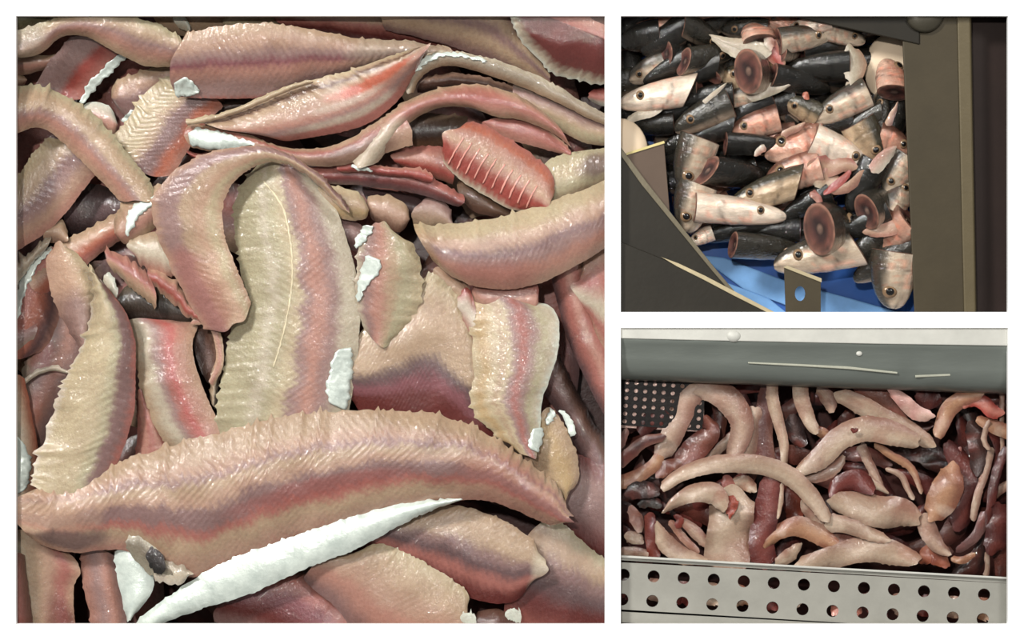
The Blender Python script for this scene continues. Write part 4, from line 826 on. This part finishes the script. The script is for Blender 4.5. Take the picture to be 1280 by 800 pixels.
scrap2('broad pale band arching across the middle, brown fleck on it', [(996, 590), (1026, 572), (1050, 548), (1080, 536), (1110, 540), (1146, 552)], [8, 14, 15, 16, 16, 10], PAL, -40)
scrap2('flat pale tongue under the left end of the broad band', [(1000, 598), (1026, 594), (1046, 582), (1054, 570)], [4, 8, 8, 4], PAL2, -54)
scrap2('brown fleck on the broad band', [(1064, 536), (1068, 538), (1072, 536)], [2, 3, 2], RED, -26, name='blood_fleck', cat='blood fleck', group=None)
scrap2('thin strip dangling below the broad band', [(1076, 556), (1086, 578), (1098, 600), (1104, 612)], [7, 6, 5, 3], PAL2, -60)
scrap2('thin curved strip right below the broad band', [(1094, 556), (1116, 570), (1138, 584), (1148, 604), (1152, 616)], [4, 5, 5, 4, 3], TANO, -56)
scrap2('second thin curved strip inside the first, middle right', [(1108, 586), (1126, 594), (1134, 610), (1142, 624)], [3, 4, 4, 3], PAL2, -62)
scrap2('small white sliver below the middle', [(1068, 592), (1086, 600), (1098, 608), (1110, 616)], [4, 6, 5, 2], PAL, -58)
scrap2('longest pale strap curving over the middle left', [(828, 610), (850, 594), (884, 582), (924, 579), (962, 584), (994, 600), (1018, 626), (1034, 650)], [7, 9, 11, 12, 12, 12, 11, 8], PAL, -34)
scrap2('pale tapering tail crossing under the longest strap', [(1034, 652), (1056, 656), (1080, 664), (1108, 674)], [12, 10, 9, 6], PAL, -40)
scrap2('wide white flap standing at the lower left middle', [(916, 616), (914, 650), (910, 680), (908, 712)], [28, 28, 28, 30], PAL, -50, rnd=.2)
scrap2('hooked white arm of the flap bending left', [(830, 640), (846, 626), (870, 616), (894, 618), (906, 636)], [3, 8, 12, 14, 8], PAL, -34)
scrap2('red blood smear on the white flap', [(916, 622), (914, 632), (912, 646)], [9, 8, 3], [(0, (150, 70, 56)), (1, (168, 84, 66))], -34, name='blood_smear', cat='blood smear', rnd=.15, group=None)
scrap2('dark red slab right of the white flap', [(966, 600), (958, 640), (952, 676), (956, 706)], [15, 16, 16, 16], RED, -46, rnd=.3)
scrap2('pale thin edge strip beside the dark red slab', [(978, 604), (976, 628), (972, 648)], [2.5, 3, 2], PAL, -42)
scrap2('small pink clot above the white flap', [(906, 596), (912, 608), (916, 616)], [6, 8, 6], [(0, (150, 90, 84)), (1, (170, 110, 100))], -48)
scrap2('round white scrap under the longest strap', [(918, 602), (932, 604), (944, 612)], [6, 10, 6], PAL, -52)
scrap2('red-brown gap strip right of the dark slab', [(990, 610), (994, 640), (990, 660)], [8, 12, 8], [(0, (110, 52, 40)), (1, (130, 66, 50))], -74)
scrap2('plump white lump in the lower middle', [(1042, 626), (1072, 632), (1100, 640), (1126, 640), (1146, 648)], [12, 17, 20, 20, 12], PAL, -46)
scrap2('small pale scrap left of the plump lump', [(1004, 626), (1018, 646), (1028, 660)], [7, 10, 7], PAL2, -60)
scrap2('orange-tan hooked strip in the lower middle', [(958, 682), (972, 666), (996, 658), (1020, 666), (1046, 684)], [5, 10, 13, 13, 8], TANO, -46)
scrap2('pale fin under the hooked strip', [(970, 704), (986, 694), (1000, 680)], [6, 9, 4], PAL, -44)
scrap2('long white roll lying along the trough front', [(1000, 706), (1036, 698), (1070, 688), (1104, 688), (1146, 700)], [10, 14, 16, 16, 10], PAL, -42)
scrap2('rosy slab left of the long white roll', [(1040, 672), (1060, 680), (1080, 690)], [8, 12, 8], [(0, (170, 120, 106)), (1, (150, 100, 90))], -58)
scrap2('orange rounded lump at the right', [(1192, 584), (1186, 606), (1176, 628), (1164, 648)], [12, 20, 20, 12], TANO, -44)
scrap2('pale tongue hanging below the orange lump', [(1156, 644), (1160, 662), (1172, 682), (1186, 692)], [10, 12, 10, 5], PAL2, -46)
scrap2('reddish tan fold at the front under the pale tongue', [(1150, 700), (1166, 692), (1184, 704)], [8, 14, 8], [(0, (150, 86, 66)), (1, (170, 110, 88))], -60)
scrap2('glossy pink-white scrap under the rail at the right', [(1112, 488), (1128, 500), (1146, 516), (1166, 520)], [5, 9, 10, 6], [(0, (190, 140, 132)), (1, (220, 180, 172))], -40)
scrap2('tan strap bent down from the rail, right', [(1228, 490), (1204, 498), (1186, 512), (1178, 530), (1172, 546)], [8, 10, 11, 10, 7], TANO, -42)
scrap2('red glossy ring under the rail at the right', [(1206, 508), (1216, 500), (1230, 504), (1240, 514), (1252, 516)], [6, 8, 9, 9, 8], [(0, (170, 70, 60)), (.5, (200, 130, 116)), (1, (150, 60, 54))], -44)
scrap2('pinkish strip below the red ring at the right edge', [(1222, 524), (1244, 534), (1270, 544)], [6, 9, 9], TANO, -48)
scrap2('brown lumpy scrap under the rail, right middle', [(1146, 494), (1160, 500), (1176, 498)], [8, 12, 8], DRED, -60)
for i, (pts, h, st, lb) in enumerate([
    ([(1184, 556), (1200, 580), (1206, 620), (1196, 660)], [10, 16, 18, 12], DRED, 'broad dark maroon slab at the right'),
    ([(1214, 530), (1226, 560), (1222, 590)], [10, 16, 10], BLK, 'blackish maroon mass below the red ring'),
    ([(1240, 560), (1232, 590), (1222, 620), (1216, 650)], [4, 5, 5, 4], PAL2, 'lilac grey strand in the maroon mass, longest'),
    ([(1258, 560), (1246, 590), (1240, 620), (1236, 660)], [5, 6, 6, 5], DRED, 'maroon strand near the right edge'),
    ([(1236, 526), (1230, 548), (1236, 562)], [3, 4, 3], PAL2, 'short pale strand under the red ring'),
    ([(1200, 560), (1192, 574), (1196, 588)], [3, 4, 3], [(0, (140, 84, 80)), (1, (150, 100, 92))], 'small pinkish curl in the maroon mass'),
    ([(1270, 600), (1250, 612), (1236, 628)], [5, 6, 4], PAL2, 'pale strand coming in from the right edge'),
    ([(1232, 640), (1222, 666), (1206, 682), (1196, 688)], [6, 7, 6, 4], [(0, (110, 80, 80)), (1, (130, 96, 92))], 'curved lilac strand at the lower right'),
    ([(1252, 630), (1248, 660), (1240, 690)], [12, 16, 12], DRED, 'dark fold at the lower right edge'),
    ([(1190, 698), (1204, 700), (1218, 692)], [4, 5, 3], TANO, 'small tan curl at the lower right front'),
    ([(1234, 690), (1234, 710), (1232, 720)], [3, 3, 3], PAL2, 'thin pale strand hanging to the trough front'),
    ([(1254, 480), (1252, 520), (1254, 580)], [3, 3, 2], PAL2, 'hair-thin pale strand at the right edge'),
    ([(1090, 612), (1070, 600), (1050, 606), (1040, 616)], [9, 14, 12, 8], RED, 'dark red hollow piece in the middle'),
    ([(772, 604), (796, 596), (814, 584), (826, 570)], [9, 9, 8, 8], TANO, 'tan strap at the left edge ending at the wide loop'),
    ([(772, 582), (788, 566), (806, 552), (830, 546)], [7, 8, 7, 5], [(0, (130, 90, 80)), (.5, (80, 46, 44)), (1, (126, 84, 74))], 'dark strap with pale rim at the left edge'),
    ([(800, 540), (816, 524), (836, 520)], [9, 12, 8], DRED, 'maroon fold under the perforated sheet'),
    ([(774, 560), (780, 546), (784, 536)], [4, 5, 3], [(0, (150, 110, 104)), (1, (120, 80, 76))], 'pinkish tip at the left edge'),
    ([(846, 580), (870, 560), (888, 540), (884, 524)], [10, 16, 14, 8], [(0, (96, 52, 42)), (.5, (124, 72, 58)), (1, (84, 44, 38))], 'rust brown clotted mass inside the wide loop'),
    ([(822, 596), (836, 582), (850, 580)], [6, 9, 6], [(0, (130, 86, 72)), (1, (104, 62, 52))], 'rusty scrap above the longest strap end'),
    ([(782, 618), (800, 612), (822, 614)], [8, 12, 8], BLK, 'black and brown clot at the left'),
    ([(800, 632), (812, 626), (826, 632)], [5, 8, 5], [(0, (90, 84, 80)), (1, (52, 44, 42))], 'grey-black clot beside the hooked arm'),
    ([(788, 634), (796, 650), (800, 664)], [5, 9, 5], [(0, (190, 150, 140)), (1, (160, 116, 104))], 'pink scrap at the lower left'),
    ([(782, 670), (792, 672), (804, 676)], [6, 8, 5], PAL, 'small white wedge at the lower left'),
    ([(812, 642), (814, 670), (818, 698)], [7, 8, 8], [(0, (120, 54, 42)), (1, (96, 44, 38))], 'rust red strip at the lower left'),
    ([(820, 654), (832, 678), (852, 694), (880, 700)], [4, 12, 11, 5], PAL, 'pale leaf-shaped piece at the lower left front'),
    ([(838, 652), (852, 670), (872, 690)], [4, 5, 4], [(0, (170, 130, 112)), (1, (150, 104, 90))], 'thin tan strip above the leaf-shaped piece'),
    ([(852, 650), (868, 664), (884, 680)], [5, 8, 6], PAL2, 'pale strip in the shade of the hooked arm'),
    ([(846, 660), (850, 650), (844, 644)], [4, 5, 3], [(0, (140, 64, 52)), (1, (120, 50, 44))], 'red speck left of the hooked arm strip'),
    ([(776, 690), (790, 690), (810, 692)], [6, 7, 5], PAL2, 'pale scrap on the trough front at the left edge'),
    ]):
    scrap2(lb, pts, h, st, -60 + (i % 5) * 4)

# perforated sheet helper: each cell a square with a round hole through it
def perf(name, nx, ny, cell, rad, x0, y0, ang, z, thick, m, top=0.0, bottom=0.0, tilt=0.0, parent=None, sy=1.0):
    bm = bmesh.new(); ca, sa = math.cos(ang), math.sin(ang)
    def T(x, y, dz): return P(x0 + x * ca - y * sa, y0 + x * sa + y * ca, z + dz - tilt * y)
    K = 16
    for iy in range(ny):
        for ix in range(nx):
            cx, cy = (ix + .5) * cell, (iy + .5) * cell * sy
            rings = []
            for dz in (0, -thick):
                out = []; inn = []
                for k in range(K):
                    a = 2 * math.pi * k / K; c, s_ = math.cos(a), math.sin(a); q = max(abs(c), abs(s_))
                    out.append(bm.verts.new(T(cx + c / q * cell / 2, cy + s_ / q * cell * sy / 2, dz))); inn.append(bm.verts.new(T(cx + rad * c, cy + rad * s_, dz)))
                rings.append((out, inn))
            for k in range(K):
                j = (k + 1) % K
                bm.faces.new((rings[0][0][k], rings[0][0][j], rings[0][1][j], rings[0][1][k])); bm.faces.new((rings[1][0][j], rings[1][0][k], rings[1][1][k], rings[1][1][j])); bm.faces.new((rings[0][1][k], rings[0][1][j], rings[1][1][j], rings[1][1][k]))
    Wd, Hh = nx * cell, ny * cell * sy
    for ya, yb in ((-top, 0), (Hh, Hh + bottom)):
        if yb - ya < .1: continue
        vs = [[bm.verts.new(T(x, y, dz)) for x, y in ((0, ya), (Wd, ya), (Wd, yb), (0, yb))] for dz in (0, -thick)]
        bm.faces.new(vs[0]); bm.faces.new(vs[1][::-1])
        for k in range(4): bm.faces.new((vs[0][k], vs[0][(k + 1) % 4], vs[1][(k + 1) % 4], vs[1][k]))
    bmesh.ops.remove_doubles(bm, verts=bm.verts, dist=1e-6)
    return finish(bm, name, m, parent)
fr = perf('perforated_strip', 16, 2, 37.6, 7.6, 779.5 - 37.6 * 1.5 + 1, 704.5 - 4.6, math.radians(3.15), -18, 4, M_PERF, top=6.5, bottom=16, sy=.82)
tag(fr, 'pale perforated steel strip with two rows of holes along the bottom', 'perforated strip')
bm = bmesh.new()
rim = prism('rim_highlight', [(740, 694), (860, 699), (1000, 707), (1300, 723.5), (1300, 726.5), (1000, 710), (860, 702), (740, 697)], -19, -13, M_STEELB, fr, bevel=1)  # strip rim, its white highlight put into the pale steel colour
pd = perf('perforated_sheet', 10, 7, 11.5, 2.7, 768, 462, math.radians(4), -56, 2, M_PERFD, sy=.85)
prism('hole_light_backing', [(768, 464), (880, 470), (880, 540), (768, 534)], -66, -62, plain('pale_hole_light', (236, 190, 176), .15, .1, .35, 300, 1.0, 1.0), pd)  # added pale sheet standing in for light coming through the holes
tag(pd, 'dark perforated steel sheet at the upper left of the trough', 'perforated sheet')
# offal bits glimpsed through the strip holes
for i in range(14):
    x = 784 + i * 34; y = 736 + i * 1.9
    scrap2('scrap lying in the trough behind the strip holes', [(x - 14, y + random.uniform(-14, 14)), (x + 2, y), (x + 16, y + random.uniform(-4, 18))], [8, 15, 8],
           [DRED, PAL2, RED, PAL, TANO, RED, PAL2, DRED, [(0, (200, 110, 96)), (1, (210, 140, 124))]][i % 9], -27 - 1 * (i % 3), group='scraps behind the strip holes', step=5)
# beam: bright flat top and a rounded grey front, swept along x
bm = bmesh.new(); prof = [(396, -34), (396, -6), (424, -5), (430, -6), (436, -9), (446, -9.5), (458, -12), (466, -17), (473, -26), (475, -40), (440, -46)]
NX = 60; rows = []
for i in range(NX + 1):
    x = 740 + i * 10; sl = (x - 776) / 484
    r = []
    for k, (y, z) in enumerate(prof):
        yy = y + sl * (18 if y > 440 else 8 if y > 400 else 0)
        dz = 1.2 * noise.noise((x * .02, k * .7, 2)) - 3.5 * math.exp(-(((x - 1140) / 12) ** 2 + ((yy - 467) / 9) ** 2))
        r.append(bm.verts.new(P(x, yy, z + dz)))
    rows.append(r)
n = len(prof)
for i in range(NX):
    for k in range(n): j = (k + 1) % n; bm.faces.new((rows[i][k], rows[i][j], rows[i + 1][j], rows[i + 1][k]))
bm.faces.new(rows[0]); bm.faces.new(rows[-1][::-1])
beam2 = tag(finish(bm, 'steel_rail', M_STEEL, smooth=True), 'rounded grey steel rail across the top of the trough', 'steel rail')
top = prism('pale_top', [(740, 394), (1300, 394), (1300, 433), (1100, 430), (900, 426), (740, 423)], -5.5, -3.0, M_STEELB, beam2, bevel=1)  # top plate in a paler steel colour than the rail
hl = prism('rail_highlight', [(935, 452.5), (1000, 455), (1060, 458), (1122, 465), (1122, 467.5), (1060, 461.5), (1000, 458), (935, 454.5)], -13.5, -8, plain('dull_highlight', (176, 176, 160), .4, .2), beam2, bevel=.8)  # pale raised line painting the rail's highlight
hl = prism('rail_highlight', [(1144, 469), (1188, 467), (1188, 470), (1144, 472)], -15.5, -10.5, plain('dull_highlight', (176, 176, 160), .4, .2), beam2, bevel=.8)  # shorter stretch of the same painted highlight
for x, y, r in ((917, 420, 10), (1074, 442, 4), (1076, 436, 3)):
    bm = bmesh.new(); bmesh.ops.create_uvsphere(bm, u_segments=16, v_segments=8, radius=1.0)
    zb = -5 if y < 430 else -8.5
    for v in bm.verts: v.co = P(x, y, zb) + Vector((v.co.x * r * S, v.co.y * r * .8 * S, v.co.z * r * .45 * S))
    finish(bm, 'weld_drop', M_STEELB, beam2, smooth=True)
